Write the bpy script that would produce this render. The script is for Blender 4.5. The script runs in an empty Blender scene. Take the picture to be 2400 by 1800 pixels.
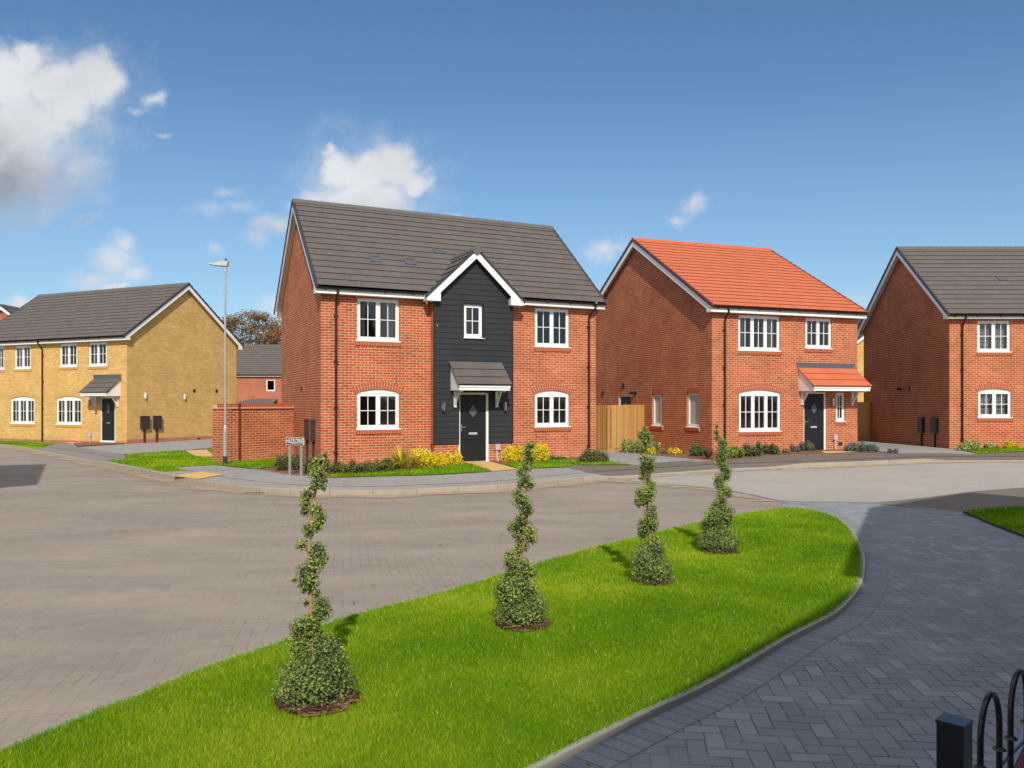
import bpy, bmesh, math, random
import numpy as np
from mathutils import Vector, Matrix
R = math.radians
random.seed(7); rng = np.random.default_rng(7)
scene = bpy.context.scene
COL = scene.collection
CAMZ = 1.787
F = 1864.0; HOR = 944.0          # focal length and horizon of the photograph, in its pixels

def G(x, y): return 0.0056*x - 0.0039*y        # the gently falling ground
def gp(px, py, h=0.0):                          # where a line of sight meets the ground (h above the road plane)
    u = (px-1200)/F; v = (HOR-py)/F
    t = (CAMZ-h)/(0.0056*u-0.0039-v)
    return (t*u, t)

# ------------------------------------------------------------------ materials
def new_mat(name):
    m = bpy.data.materials.new(name); m.use_nodes = True
    nt = m.node_tree; nt.nodes.clear()
    out = nt.nodes.new('ShaderNodeOutputMaterial'); b = nt.nodes.new('ShaderNodeBsdfPrincipled')
    nt.links.new(b.outputs[0], out.inputs[0])
    return m, nt, b
class NT:
    def __init__(s, nt): s.nt = nt
    def n(s, t, **kw):
        x = s.nt.nodes.new(t)
        for k, v in kw.items(): setattr(x, k, v)
        return x
    def L(s, a, b): s.nt.links.new(a, b)
    def put(s, sock, v):
        if isinstance(v, bpy.types.NodeSocket): s.L(v, sock)
        elif v is not None: sock.default_value = v
    def m(s, op, a, b=None, c=None, clamp=False):
        x = s.n('ShaderNodeMath', operation=op, use_clamp=clamp)
        s.put(x.inputs[0], a); s.put(x.inputs[1], b); s.put(x.inputs[2], c)
        return x.outputs[0]
    def v(s, op, a, b=None, out=0):
        x = s.n('ShaderNodeVectorMath', operation=op); s.put(x.inputs[0], a)
        if b is not None: s.put(x.inputs[1], b)
        return x.outputs[out]
    def mix(s, f, a, b, mode='MIX'):
        x = s.n('ShaderNodeMix', data_type='RGBA', blend_type=mode)
        s.put(x.inputs[0], f)
        for i, c in ((6, a), (7, b)):
            if isinstance(c, tuple) and len(c) == 3: c = (*c, 1)
            s.put(x.inputs[i], c)
        return x.outputs[2]
    def noise(s, vec, scale, detail=3, rough=.5, out=0):
        x = s.n('ShaderNodeTexNoise'); s.put(x.inputs['Vector'], vec)
        x.inputs['Scale'].default_value = scale; x.inputs['Detail'].default_value = detail; x.inputs['Roughness'].default_value = rough
        return x.outputs[out]
    def mr(s, v, a, b, c=0, d=1, smooth=False):
        x = s.n('ShaderNodeMapRange'); x.interpolation_type = 'SMOOTHSTEP' if smooth else 'LINEAR'
        s.put(x.inputs[0], v)
        for i, k in zip((1, 2, 3, 4), (a, b, c, d)): x.inputs[i].default_value = k
        return x.outputs[0]
    def bump(s, h, strength, dist, b):
        x = s.n('ShaderNodeBump'); x.inputs['Strength'].default_value = strength; x.inputs['Distance'].default_value = dist
        s.L(h, x.inputs['Height']); s.L(x.outputs[0], b.inputs['Normal'])
MAT = {}
def plain(name, col, rough=.5, spec=.5, metal=0, var=.0, vs=8, bump=0):
    m, nt, b = new_mat(name); t = NT(nt)
    b.inputs['Roughness'].default_value = rough; b.inputs['Specular IOR Level'].default_value = spec; b.inputs['Metallic'].default_value = metal
    tc = t.n('ShaderNodeTexCoord').outputs['Object']
    f = t.noise(tc, vs, 4)
    c = t.mix(f, tuple(x*(1-var) for x in col), tuple(min(1, x*(1+var)) for x in col))
    t.L(c, b.inputs['Base Color'])
    if bump: t.bump(t.noise(tc, vs*6, 3), .5, bump, b)
    MAT[name] = m; return m

def brick(name, c1, c2, mortar, dark=(.2, .05, .03), w=.225, h=.075, ms=.0065, soldier=False, vary=.5):
    m, nt, b = new_mat(name); t = NT(nt)
    uv = t.n('ShaderNodeUVMap').outputs[0]
    br = t.n('ShaderNodeTexBrick'); t.L(uv, br.inputs['Vector'])
    br.offset = .5
    br.inputs['Scale'].default_value = 1; br.inputs['Brick Width'].default_value = w; br.inputs['Row Height'].default_value = h
    br.inputs['Mortar Size'].default_value = ms; br.inputs['Mortar Smooth'].default_value = .25; br.inputs['Bias'].default_value = 0
    br.inputs['Color1'].default_value = (*c1, 1); br.inputs['Color2'].default_value = (*c2, 1); br.inputs['Mortar'].default_value = (*mortar, 1)
    n1 = t.noise(uv, 1.1, 5, .65); n2 = t.noise(uv, 40, 2)
    big = t.mr(n1, .3, .7, 1-.24*vary, 1+.20*vary); sm = t.mr(n2, .3, .7, .86, 1.14)
    # odd dark bricks
    sn = t.v('SNAP', uv, (w/2, h, 1)); wn = t.n('ShaderNodeTexWhiteNoise'); t.L(sn, wn.inputs['Vector'])
    dk = t.m('MULTIPLY', t.m('GREATER_THAN', t.m('ADD', wn.outputs[0], t.mr(t.noise(uv, .7, 4), .5, .75, 0, .06)), .955), t.m('SUBTRACT', 1, br.outputs['Fac']))
    dk = t.m('MULTIPLY', dk, .55*vary)
    c = t.mix(dk, br.outputs['Color'], dark)
    mul = t.m('MULTIPLY', big, sm)
    cc = t.n('ShaderNodeCombineXYZ'); [t.L(mul, cc.inputs[i]) for i in range(3)]
    c = t.mix(1.0, c, cc.outputs[0], 'MULTIPLY')
    # a little grime on the lowest courses, where rain splashes
    sep = t.n('ShaderNodeSeparateXYZ'); t.L(uv, sep.inputs[0])
    dirt = t.m('MULTIPLY', t.mr(sep.outputs[1], .0, .45, .45, 0), t.mr(t.noise(uv, 3, 4), .4, .65))
    c = t.mix(dirt, c, tuple(x*.75 for x in mortar))
    t.L(c, b.inputs['Base Color']); b.inputs['Roughness'].default_value = .9; b.inputs['Specular IOR Level'].default_value = .2
    hgt = t.m('ADD', t.m('MULTIPLY', t.m('SUBTRACT', 1, br.outputs['Fac']), 1), t.m('MULTIPLY', n2, .35))
    t.bump(hgt, .6, .006, b)
    MAT[name] = m
RED1, RED2, REDM = (.45, .116, .046), (.31, .074, .034), (.74, .46, .275)
brick('red_brick', RED1, RED2, REDM, vary=.85)
brick('deep_red_brick', (.36, .095, .052), (.26, .066, .038), (.44, .27, .19))
brick('yellow_brick', (.69, .44, .165), (.57, .35, .11), (.44, .29, .13), dark=(.48, .25, .06), vary=.5, ms=.005)
brick('far_red_brick', (.42, .105, .05), (.30, .07, .038), (.66, .42, .28), vary=.6)
plain('red_soldier', (.36, .083, .038), .9, .2, var=.25, vs=30); plain('mortar', (.64, .37, .24), .9, .1, var=.1)
plain('yellow_soldier', (.52, .31, .09), .9, .2, var=.2, vs=30); plain('yellow_mortar', (.6, .45, .25), .9, .1)

def tiles(name, col, joint, w=.33, rough=.75, dust=(.3, .27, .22)):
    m, nt, b = new_mat(name); t = NT(nt)
    uv = t.n('ShaderNodeUVMap').outputs[0]       # u metres along the course, v = course number
    br = t.n('ShaderNodeTexBrick'); t.L(uv, br.inputs['Vector']); br.offset = .5
    br.inputs['Scale'].default_value = 1; br.inputs['Brick Width'].default_value = w; br.inputs['Row Height'].default_value = 1
    br.inputs['Mortar Size'].default_value = .004; br.inputs['Mortar Smooth'].default_value = .4
    br.inputs['Color1'].default_value = (*[c*.93 for c in col], 1); br.inputs['Color2'].default_value = (*[c*1.07 for c in col], 1); br.inputs['Mortar'].default_value = (*joint, 1)
    tc = t.n('ShaderNodeTexCoord').outputs['Object']
    n = t.noise(tc, 1.6, 7, .7); n2 = t.noise(tc, 60, 2)
    c = t.mix(t.mr(n, .42, .72, 0, .42), br.outputs['Color'], dust)
    c = t.mix(t.mr(n2, .3, .7, 0, .2), c, tuple(x*.8 for x in col))
    t.L(c, b.inputs['Base Color']); b.inputs['Roughness'].default_value = rough; b.inputs['Specular IOR Level'].default_value = .35
    t.bump(n2, .3, .003, b)
    MAT[name] = m
tiles('grey_tiles', (.108, .092, .083), (.062, .053, .048), dust=(.15, .132, .12))
tiles('orange_tiles', (.52, .130, .055), (.36, .09, .04), dust=(.46, .15, .075))
plain('grey_tile_edge', (.030, .024, .020), .9, .1, var=.2); plain('orange_tile_edge', (.20, .045, .018), .9, .1, var=.2)  # weathered edges, painted darker to stand in for the shadow line under each course
plain('grey_ridge', (.115, .11, .10), .8, .3, var=.3, vs=14); plain('orange_ridge', (.48, .12, .05), .8, .3, var=.2)
plain('dark_verge', (.035, .038, .046), .5, .4, var=.2); plain('maroon_verge', (.12, .035, .035), .6, .3, var=.2)
plain('white_upvc', (.80, .80, .78), .35, .5, var=.03, vs=3); plain('soffit_white', (.72, .71, .68), .5, .4, var=.03)
plain('black_plastic', (.013, .013, .015), .35, .5); plain('lead', (.085, .095, .11), .7, .3, var=.25, vs=12)
plain('brown_plastic', (.035, .024, .022), .45, .5, var=.1); plain('chrome', (.55, .55, .56), .25, .5, metal=1)
plain('grey_plastic', (.42, .43, .45), .5, .4, var=.05); plain('steel', (.48, .50, .51), .42, .5, metal=.6, var=.18, vs=9)
plain('lamp_grey', (.38, .38, .36), .5, .4); plain('dark_base', (.02, .03, .05), .5, .5)
plain('interior_wall', (.50, .46, .40), .9, .2); plain('interior_floor', (.22, .17, .13), .8, .2)
plain('frosted', (.40, .40, .385), .25, .6, var=.12, vs=3); plain('curtain', (.80, .76, .70), .9, .1, var=.08, vs=20); plain('blind', (.55, .55, .55), .7, .3)
plain('orange_slab', (.62, .38, .17), .85, .2, var=.18, vs=5); plain('buff_tactile', (.64, .40, .14), .85, .2, var=.12, vs=6)
plain('bark', (.36, .22, .11), .85, .2, var=.3, vs=60, bump=.002); plain('dark_bark', (.07, .05, .035), .9, .1, var=.3)
plain('railing_black', (.008, .008, .010), .18, .5); plain('sign_black', (.012, .02, .02), .4, .5); plain('sign_white', (.8, .8, .76), .5, .4)
plain('pale_board', (.19, .23, .36), .4, .5); plain('pink_board', (.36, .12, .15), .4, .5)
plain('edging', (.31, .315, .275), .85, .2, var=.25, vs=7, bump=.002)
plain('cast_iron', (.035, .032, .03), .6, .4, var=.2)

def concrete(name, col, seg=.9):
    m, nt, b = new_mat(name); t = NT(nt)
    uv = t.n('ShaderNodeUVMap').outputs[0]
    sep = t.n('ShaderNodeSeparateXYZ'); t.L(uv, sep.inputs[0])
    fr = t.m('FRACT', t.m('DIVIDE', sep.outputs[0], seg))
    j = t.m('LESS_THAN', fr, .014)
    wn = t.n('ShaderNodeTexWhiteNoise', noise_dimensions='1D'); t.L(t.m('FLOOR', t.m('DIVIDE', sep.outputs[0], seg)), wn.inputs['W'])
    tc = t.n('ShaderNodeTexCoord').outputs['Object']
    n = t.noise(tc, 4, 5, .65)
    c = t.mix(n, tuple(x*.8 for x in col), tuple(x*1.15 for x in col))
    c = t.mix(t.m('MULTIPLY', wn.outputs[0], .3), c, tuple(x*.7 for x in col))
    c = t.mix(t.mr(t.noise(tc, 1.2, 5, .7), .5, .75, 0, .6), c, (.38, .29, .2))
    c = t.mix(t.m('MULTIPLY', j, .75), c, (.1, .085, .07))
    t.L(c, b.inputs['Base Color']); b.inputs['Roughness'].default_value = .9; b.inputs['Specular IOR Level'].default_value = .2
    t.bump(t.noise(tc, 120, 2), .4, .002, b)
    MAT[name] = m
concrete('kerb_concrete', (.35, .30, .235))

def herring(name, ang, cols, joint, w=.1, worn=.5, dust=None, dustamt=.5, rough=.85, jw=.045, stretch=True, patch=None):
    """block paving laid in herringbone"""
    m, nt, b = new_mat(name); t = NT(nt)
    tc = t.n('ShaderNodeTexCoord').outputs['Object']
    mp = t.n('ShaderNodeMapping'); mp.inputs['Rotation'].default_value = (0, 0, ang); mp.inputs['Scale'].default_value = (1/w, 1/w, 1)
    t.L(tc, mp.inputs['Vector'])
    wob = t.n('ShaderNodeTexNoise'); t.L(tc, wob.inputs['Vector']); wob.inputs['Scale'].default_value = 2.5
    off = t.v('SCALE', t.v('SUBTRACT', wob.outputs['Color'], (.5, .5, .5))); off.node.inputs['Scale'].default_value = .35
    P = t.v('ADD', mp.outputs[0], off)
    s = t.n('ShaderNodeSeparateXYZ'); t.L(P, s.inputs[0]); x, y = s.outputs[0], s.outputs[1]
    i, j = t.m('FLOOR', x), t.m('FLOOR', y); fx, fy = t.m('FRACT', x), t.m('FRACT', y)
    k = t.m('FLOORED_MODULO', t.m('SUBTRACT', i, j), 4)
    eq = lambda v: t.m('COMPARE', k, float(v), .25)
    k1, k2, k3 = eq(1), eq(2), eq(3)
    vert = t.m('ADD', k2, k3); hor = t.m('SUBTRACT', 1, vert)
    U = t.m('ADD', fx, k1); V = t.m('ADD', fy, k2)
    lu = t.m('ADD', 1, hor); lv = t.m('ADD', 1, vert)
    du = t.m('MINIMUM', U, t.m('SUBTRACT', lu, U)); dv = t.m('MINIMUM', V, t.m('SUBTRACT', lv, V))
    d = t.m('MINIMUM', du, dv)
    gap = t.mr(d, jw*.4, jw*1.6, 1, 0, True)
    cid = t.n('ShaderNodeCombineXYZ'); t.L(t.m('SUBTRACT', i, k1), cid.inputs[0]); t.L(t.m('SUBTRACT', j, k2), cid.inputs[1])
    wn = t.n('ShaderNodeTexWhiteNoise'); t.L(cid.outputs[0], wn.inputs['Vector'])
    rv = wn.outputs[0]
    c = t.mix(rv, cols[0], cols[1])
    if len(cols) > 2: c = t.mix(t.m('MULTIPLY', t.m('GREATER_THAN', rv, .88), .7), c, cols[2])
    fine = t.noise(tc, 90, 3, .7)
    c = t.mix(t.mr(fine, .3, .75, 0, .35), c, tuple(q*.55 for q in cols[0]))
    n1 = t.noise(tc, .35, 6, .62); n2 = t.noise(tc, 2.2, 5, .65)
    vis = t.mr(t.m('ADD', t.m('MULTIPLY', n1, .6), t.m('MULTIPLY', n2, .4)), *((.39, .55) if worn > .9 else (.40, .60)), 1, 1-worn)
    c = t.mix(t.m('MULTIPLY', gap, vis), c, joint)
    if dust:
        st = t.n('ShaderNodeMapping'); st.inputs['Rotation'].default_value = (0, 0, R(-22)); st.inputs['Scale'].default_value = (.45, 1.3, 1); t.L(tc, st.inputs['Vector'])
        n3 = t.noise(st.outputs[0], .9, 6, .62)
        da = t.m('MULTIPLY', t.mr(n3, .36, .66), t.mr(n1, .3, .65, .5, 1))
        c = t.mix(t.m('MULTIPLY', da, dustamt), c, dust)
        c = t.mix(t.mr(n2, .55, .8, 0, .25), c, tuple(q*.8 for q in cols[1]))
    else:
        c = t.mix(t.mr(n2, .5, .8, 0, .4), c, tuple(q*1.6 for q in cols[1]))
        c = t.mix(t.mr(n1, .5, .75, 0, .3), c, tuple(q*.7 for q in cols[0]))
        c = t.mix(t.mr(t.noise(tc, 1.1, 7, .75), .56, .72, 0, .4), c, (.24, .205, .17))
    t.L(c, b.inputs['Base Color']); b.inputs['Roughness'].default_value = rough; b.inputs['Specular IOR Level'].default_value = .25
    h = t.m('SUBTRACT', t.m('ADD', t.m('MULTIPLY', fine, .25), t.m('MULTIPLY', rv, .25)), t.m('MULTIPLY', gap, vis))
    t.bump(h, .7, .005, b)
    MAT[name] = m
herring('road_blocks', R(-12), ((.25, .214, .184), (.285, .245, .212)), (.17, .135, .108), worn=.95, dust=(.37, .305, .245), dustamt=.7)
herring('drive_blocks', R(7), ((.215, .24, .26), (.265, .29, .31), (.32, .34, .36)), (.09, .095, .10), worn=.7)
herring('footway_blocks', R(-24), ((.27, .265, .26), (.34, .335, .33), (.40, .39, .38)), (.14, .13, .12), worn=.5, dust=(.38, .35, .31), dustamt=.5)
herring('dark_footway_blocks', R(-24), ((.21, .19, .175), (.25, .228, .21)), (.15, .135, .12), worn=.9, dust=(.29, .26, .235), dustamt=.5)

def aggregate(name, cols, scale, big=(.9, 1.1), rough=.9):
    m, nt, b = new_mat(name); t = NT(nt)
    tc = t.n('ShaderNodeTexCoord').outputs['Object']
    vo = t.n('ShaderNodeTexVoronoi'); t.L(tc, vo.inputs['Vector']); vo.inputs['Scale'].default_value = scale
    sp = t.n('ShaderNodeSeparateColor'); t.L(vo.outputs['Color'], sp.inputs[0])
    c = t.mix(sp.outputs[0], cols[0], cols[1])
    n = t.noise(tc, .5, 6, .65); n2 = t.noise(tc, 5, 4, .6)
    c = t.mix(t.mr(n, .35, .7, 0, .45), c, tuple(q*.78 for q in cols[0]))
    c = t.mix(t.mr(n2, .45, .75, 0, .3), c, cols[2])
    t.L(c, b.inputs['Base Color']); b.inputs['Roughness'].default_value = rough; b.inputs['Specular IOR Level'].default_value = .25
    t.bump(vo.outputs['Distance'], .6, .004, b)
    MAT[name] = m
aggregate('asphalt_light', ((.31, .285, .255), (.43, .395, .355), (.40, .36, .315)), 60)
aggregate('tarmac', ((.145, .122, .105), (.195, .165, .143), (.22, .185, .16)), 90)
aggregate('mulch', ((.13, .06, .035), (.30, .16, .09), (.06, .03, .02)), 26)
aggregate('soil', ((.12, .085, .05), (.2, .15, .09), (.1, .07, .05)), 12)

def leafmat(name, stops, rough=.6, spec=.3, trans=.25):
    m, nt, b = new_mat(name); t = NT(nt)
    at = t.n('ShaderNodeAttribute'); at.attribute_name = 'tone'
    rp = t.n('ShaderNodeValToRGB'); el = rp.color_ramp.elements
    for q, (p, c) in enumerate(stops):
        e = el[q] if q < 2 else el.new(p)
        e.position = p; e.color = (*c, 1)
    t.L(at.outputs['Fac'], rp.inputs[0]); t.L(rp.outputs[0], b.inputs['Base Color'])
    b.inputs['Roughness'].default_value = rough; b.inputs['Specular IOR Level'].default_value = spec
    if trans:
        tr = t.n('ShaderNodeBsdfTranslucent'); t.L(rp.outputs[0], tr.inputs[0])
        mx = t.n('ShaderNodeMixShader'); mx.inputs[0].default_value = trans
        t.L(b.outputs[0], mx.inputs[1]); t.L(tr.outputs[0], mx.inputs[2])
        t.L(mx.outputs[0], [n for n in nt.nodes if n.type == 'OUTPUT_MATERIAL'][0].inputs[0])
    MAT[name] = m
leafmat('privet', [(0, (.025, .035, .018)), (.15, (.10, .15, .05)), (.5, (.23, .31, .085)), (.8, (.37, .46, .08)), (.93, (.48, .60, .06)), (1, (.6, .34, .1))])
leafmat('grass', [(0, (.08, .18, .005)), (.4, (.15, .32, .006)), (.75, (.255, .42, .010)), (.93, (.47, .52, .03)), (1, (.62, .60, .32))], .6, .08, .35)
leafmat('yellow_leaf', [(0, (.30, .26, .02)), (.35, (.85, .66, .015)), (1, (.97, .85, .05))], trans=.4)
leafmat('cream_leaf', [(0, (.12, .16, .04)), (.5, (.38, .42, .12)), (1, (.75, .72, .35))], trans=.3)
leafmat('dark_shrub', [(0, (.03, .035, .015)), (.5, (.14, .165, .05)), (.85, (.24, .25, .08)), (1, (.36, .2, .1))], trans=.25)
leafmat('green_leaf', [(0, (.04, .09, .02)), (.6, (.12, .24, .04)), (1, (.36, .42, .05))], trans=.3)
leafmat('grey_leaf', [(0, (.06, .08, .06)), (.6, (.16, .2, .15)), (1, (.26, .28, .24))], trans=.2)
leafmat('spiky_gold', [(0, (.2, .26, .03)), (.5, (.55, .50, .06)), (.9, (.85, .62, .1)), (1, (.6, .2, .06))], trans=.3)
leafmat('spiky_bronze', [(0, (.06, .03, .025)), (.6, (.17, .075, .06)), (1, (.3, .19, .11))], trans=.2)
leafmat('autumn', [(0, (.09, .05, .025)), (.5, (.22, .13, .06)), (.85, (.36, .22, .09)), (1, (.28, .28, .1))], trans=.3)
leafmat('orange_heather', [(0, (.15, .1, .03)), (.6, (.4, .24, .06)), (1, (.6, .36, .1))], trans=.2)

def lawnmat():
    m, nt, b = new_mat('lawn_base'); t = NT(nt)
    tc = t.n('ShaderNodeTexCoord').outputs['Object']
    n = t.noise(tc, 120, 4, .7); n2 = t.noise(tc, .9, 5, .6)
    c = t.mix(n, (.09, .17, .006), (.25, .36, .010))
    c = t.mix(t.mr(n2, .35, .7, 0, .5), c, (.20, .34, .02))
    t.L(c, b.inputs['Base Color']); b.inputs['Roughness'].default_value = .9; b.inputs['Specular IOR Level'].default_value = .1
    t.bump(n, .9, .02, b); MAT['lawn_base'] = m
lawnmat()

def cladmat():
    m, nt, b = new_mat('black_cladding'); t = NT(nt)
    tc = t.n('ShaderNodeTexCoord').outputs['Object']
    mp = t.n('ShaderNodeMapping'); mp.inputs['Scale'].default_value = (1.2, 6, 22); t.L(tc, mp.inputs['Vector'])
    n = t.noise(mp.outputs[0], 3, 5, .6); n2 = t.noise(tc, 1.5, 3)
    c = t.mix(n, (.013, .015, .018), (.026, .029, .034)); c = t.mix(t.mr(n2, .4, .7, 0, .4), c, (.032, .035, .041))
    t.L(c, b.inputs['Base Color']); b.inputs['Roughness'].default_value = .62; b.inputs['Specular IOR Level'].default_value = .3
    t.bump(n, .6, .004, b); MAT['black_cladding'] = m
cladmat()
def doormat():
    m, nt, b = new_mat('black_door'); t = NT(nt); b.inputs['Specular IOR Level'].default_value = .25
    tc = t.n('ShaderNodeTexCoord').outputs['Object']
    mp = t.n('ShaderNodeMapping'); mp.inputs['Scale'].default_value = (25, 25, 1.5); t.L(tc, mp.inputs['Vector'])
    n = t.noise(mp.outputs[0], 3, 5, .6)
    t.L(t.mix(n, (.009, .010, .012), (.020, .021, .024)), b.inputs['Base Color']); b.inputs['Roughness'].default_value = .42
    t.bump(n, .4, .002, b); MAT['black_door'] = m
doormat()
def woodmat():
    m, nt, b = new_mat('fence_wood'); t = NT(nt)
    uv = t.n('ShaderNodeUVMap').outputs[0]
    sep = t.n('ShaderNodeSeparateXYZ'); t.L(uv, sep.inputs[0])
    wn = t.n('ShaderNodeTexWhiteNoise', noise_dimensions='1D'); t.L(t.m('FLOOR', t.m('DIVIDE', sep.outputs[0], .1)), wn.inputs['W'])
    mp = t.n('ShaderNodeMapping'); mp.inputs['Scale'].default_value = (14, 1.2, 1); t.L(uv, mp.inputs['Vector'])
    n = t.noise(mp.outputs[0], 3, 5, .65); kn = t.n('ShaderNodeTexVoronoi'); t.L(uv, kn.inputs['Vector']); kn.inputs['Scale'].default_value = 6
    c = t.mix(wn.outputs[0], (.46, .25, .07), (.70, .44, .15)); c = t.mix(t.mr(n, .35, .75, 0, .55), c, (.30, .14, .04))
    c = t.mix(t.mr(kn.outputs['Distance'], 0, .1, .7, 0), c, (.12, .05, .02))
    t.L(c, b.inputs['Base Color']); b.inputs['Roughness'].default_value = .8
    t.bump(n, .4, .004, b); MAT['fence_wood'] = m
woodmat()
def glassmat():
    m = bpy.data.materials.new('window_glass'); m.use_nodes = True; nt = m.node_tree; nt.nodes.clear(); t = NT(nt)
    o = t.n('ShaderNodeOutputMaterial'); tr = t.n('ShaderNodeBsdfTransparent'); tr.inputs[0].default_value = (.80, .81, .82, 1)
    gl = t.n('ShaderNodeBsdfGlossy'); gl.inputs['Roughness'].default_value = .02; gl.inputs[0].default_value = (.9, .93, 1, 1)
    fr = t.n('ShaderNodeFresnel'); fr.inputs[0].default_value = 1.6
    tc = t.n('ShaderNodeTexCoord').outputs['Object']
    bp = t.n('ShaderNodeBump'); bp.inputs['Strength'].default_value = .1; bp.inputs['Distance'].default_value = .01
    t.L(t.noise(tc, 2.5, 2), bp.inputs['Height']); t.L(bp.outputs[0], gl.inputs['Normal'])
    mx = t.n('ShaderNodeMixShader'); t.L(t.m('ADD', fr.outputs[0], .02, clamp=True), mx.inputs[0]); t.L(tr.outputs[0], mx.inputs[1]); t.L(gl.outputs[0], mx.inputs[2])
    t.L(mx.outputs[0], o.inputs[0]); MAT['window_glass'] = m
glassmat()
plain('obscure_glass', (.09, .095, .095), .3, .5, var=.5, vs=25)

# ------------------------------------------------------------------ mesh helpers
class MB:
    def __init__(s): s.v = []; s.f = []; s.uv = {}; s.mi = []; s.tone = None
    def face(s, pts, uv=None, mi=0):
        n = len(s.v); s.v.extend([tuple(p) for p in pts]); s.f.append(tuple(range(n, n+len(pts)))); s.mi.append(mi)
        if uv: s.uv[len(s.f)-1] = uv
        return s
    def hexa(s, p, mi=0):                        # p: 8 corners, bottom 4 then top 4
        for q in ((3, 2, 1, 0), (4, 5, 6, 7), (0, 1, 5, 4), (1, 2, 6, 5), (2, 3, 7, 6), (3, 0, 4, 7)): s.face([p[i] for i in q], mi=mi)
        return s
    def box(s, x0, x1, y0, y1, z0, z1, mi=0, T=None):
        p = [(x0, y0, z0), (x1, y0, z0), (x1, y1, z0), (x0, y1, z0), (x0, y0, z1), (x1, y0, z1), (x1, y1, z1), (x0, y1, z1)]
        if T: p = [T(*q) for q in p]
        return s.hexa(p, mi)
    def prism(s, poly, a, b, T, mi=0):            # poly in 2D extruded between a and b
        A = [T(p, a) for p in poly]; B = [T(p, b) for p in poly]
        s.face(A[::-1], mi=mi); s.face(B, mi=mi); n = len(poly)
        for i in range(n): s.face([A[i], A[(i+1) % n], B[(i+1) % n], B[i]], mi=mi)
        return s
    def tube(s, pts, rad, n=8, cap=True, mi=0):
        pts = [Vector(p) for p in pts]
        if not isinstance(rad, (list, tuple)): rad = [rad]*len(pts)
        rings = []; ref = None
        for i, p in enumerate(pts):
            d = (pts[min(i+1, len(pts)-1)]-pts[max(i-1, 0)]).normalized()
            if ref is None: ref = Vector((1, 0, 0)) if abs(d.x) < .8 else Vector((0, 1, 0))
            a = (ref-d*ref.dot(d)).normalized(); ref = a; b = d.cross(a)
            rings.append([tuple(p+(a*math.cos(2*math.pi*k/n)+b*math.sin(2*math.pi*k/n))*rad[i]) for k in range(n)])
        for i in range(len(rings)-1):
            for k in range(n):
                s.face([rings[i][k], rings[i][(k+1) % n], rings[i+1][(k+1) % n], rings[i+1][k]], mi=mi)
        if cap: s.face(rings[0][::-1], mi=mi); s.face(rings[-1], mi=mi)
        return s
    def lathe(s, cx, cy, prof, n=12, mi=0):
        for (r0, z0), (r1, z1) in zip(prof, prof[1:]):
            for k in range(n):
                a, b = 2*math.pi*k/n, 2*math.pi*(k+1)/n
                s.face([(cx+r0*math.cos(a), cy+r0*math.sin(a), z0), (cx+r0*math.cos(b), cy+r0*math.sin(b), z0), (cx+r1*math.cos(b), cy+r1*math.sin(b), z1), (cx+r1*math.cos(a), cy+r1*math.sin(a), z1)], mi=mi)
        return s
    def build(s, name, mat, parent=None, smooth=False, fix=False, merge=True):
        me = bpy.data.meshes.new(name); me.from_pydata(s.v, [], s.f)
        for m in (mat if isinstance(mat, (list, tuple)) else [mat]): me.materials.append(MAT[m])
        me.polygons.foreach_set('material_index', s.mi)
        me.update()
        uvl = me.uv_layers.new(name='UVMap')
        for p in me.polygons:
            ex = s.uv.get(p.index)
            if ex:
                for q, li in enumerate(p.loop_indices): uvl.data[li].uv = ex[q]
            else:
                n = p.normal; t = Vector((0, 0, 1)).cross(n)
                t = t.normalized() if t.length > .08 else Vector((1, 0, 0))
                if abs(t.x) > abs(t.y): t = t if t.x > 0 else -t
                else: t = t if t.y > 0 else -t
                b = n.cross(t); b = b if (b.z > 1e-4 or (abs(b.z) <= 1e-4 and b.y > 0)) else -b
                for li in p.loop_indices:
                    c = me.vertices[me.loops[li].vertex_index].co
                    uvl.data[li].uv = (c.dot(t), c.dot(b))
        if merge:
            bm = bmesh.new(); bm.from_mesh(me); bmesh.ops.remove_doubles(bm, verts=bm.verts, dist=1e-5)
            if fix: bmesh.ops.recalc_face_normals(bm, faces=bm.faces)
            bm.to_mesh(me); bm.free()
        if smooth:
            me.polygons.foreach_set('use_smooth', [True]*len(me.polygons))
        o = bpy.data.objects.new(name, me); COL.objects.link(o)
        if parent: o.parent = parent
        return o
def tag(o, label=None, cat=None, group=None, kind=None):
    if label: o['label'] = label
    if cat: o['category'] = cat
    if group: o['group'] = group
    if kind: o['kind'] = kind
    return o
def empty(name, loc, rz=0):
    o = bpy.data.objects.new(name, None); COL.objects.link(o); o.location = loc; o.rotation_euler = (0, 0, rz); o.empty_display_size = .3
    return o
def fast_mesh(name, verts, faces, mat, tone=None, parent=None):
    """verts Nx3, faces MxK of the same K"""
    me = bpy.data.meshes.new(name); k = faces.shape[1]; nf = len(faces)
    me.vertices.add(len(verts)); me.vertices.foreach_set('co', np.ascontiguousarray(verts, dtype=np.float32).ravel())
    me.loops.add(nf*k); me.loops.foreach_set('vertex_index', np.ascontiguousarray(faces, dtype=np.int32).ravel())
    me.polygons.add(nf); me.polygons.foreach_set('loop_start', np.arange(nf, dtype=np.int32)*k)
    try: me.polygons.foreach_set('loop_total', np.full(nf, k, dtype=np.int32))
    except Exception: pass
    me.materials.append(MAT[mat]); me.update(calc_edges=True)
    if tone is not None:
        a = me.attributes.new('tone', 'FLOAT', 'FACE'); a.data.foreach_set('value', np.ascontiguousarray(tone, dtype=np.float32))
    o = bpy.data.objects.new(name, me); COL.objects.link(o)
    if parent: o.parent = parent
    return o
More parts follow.
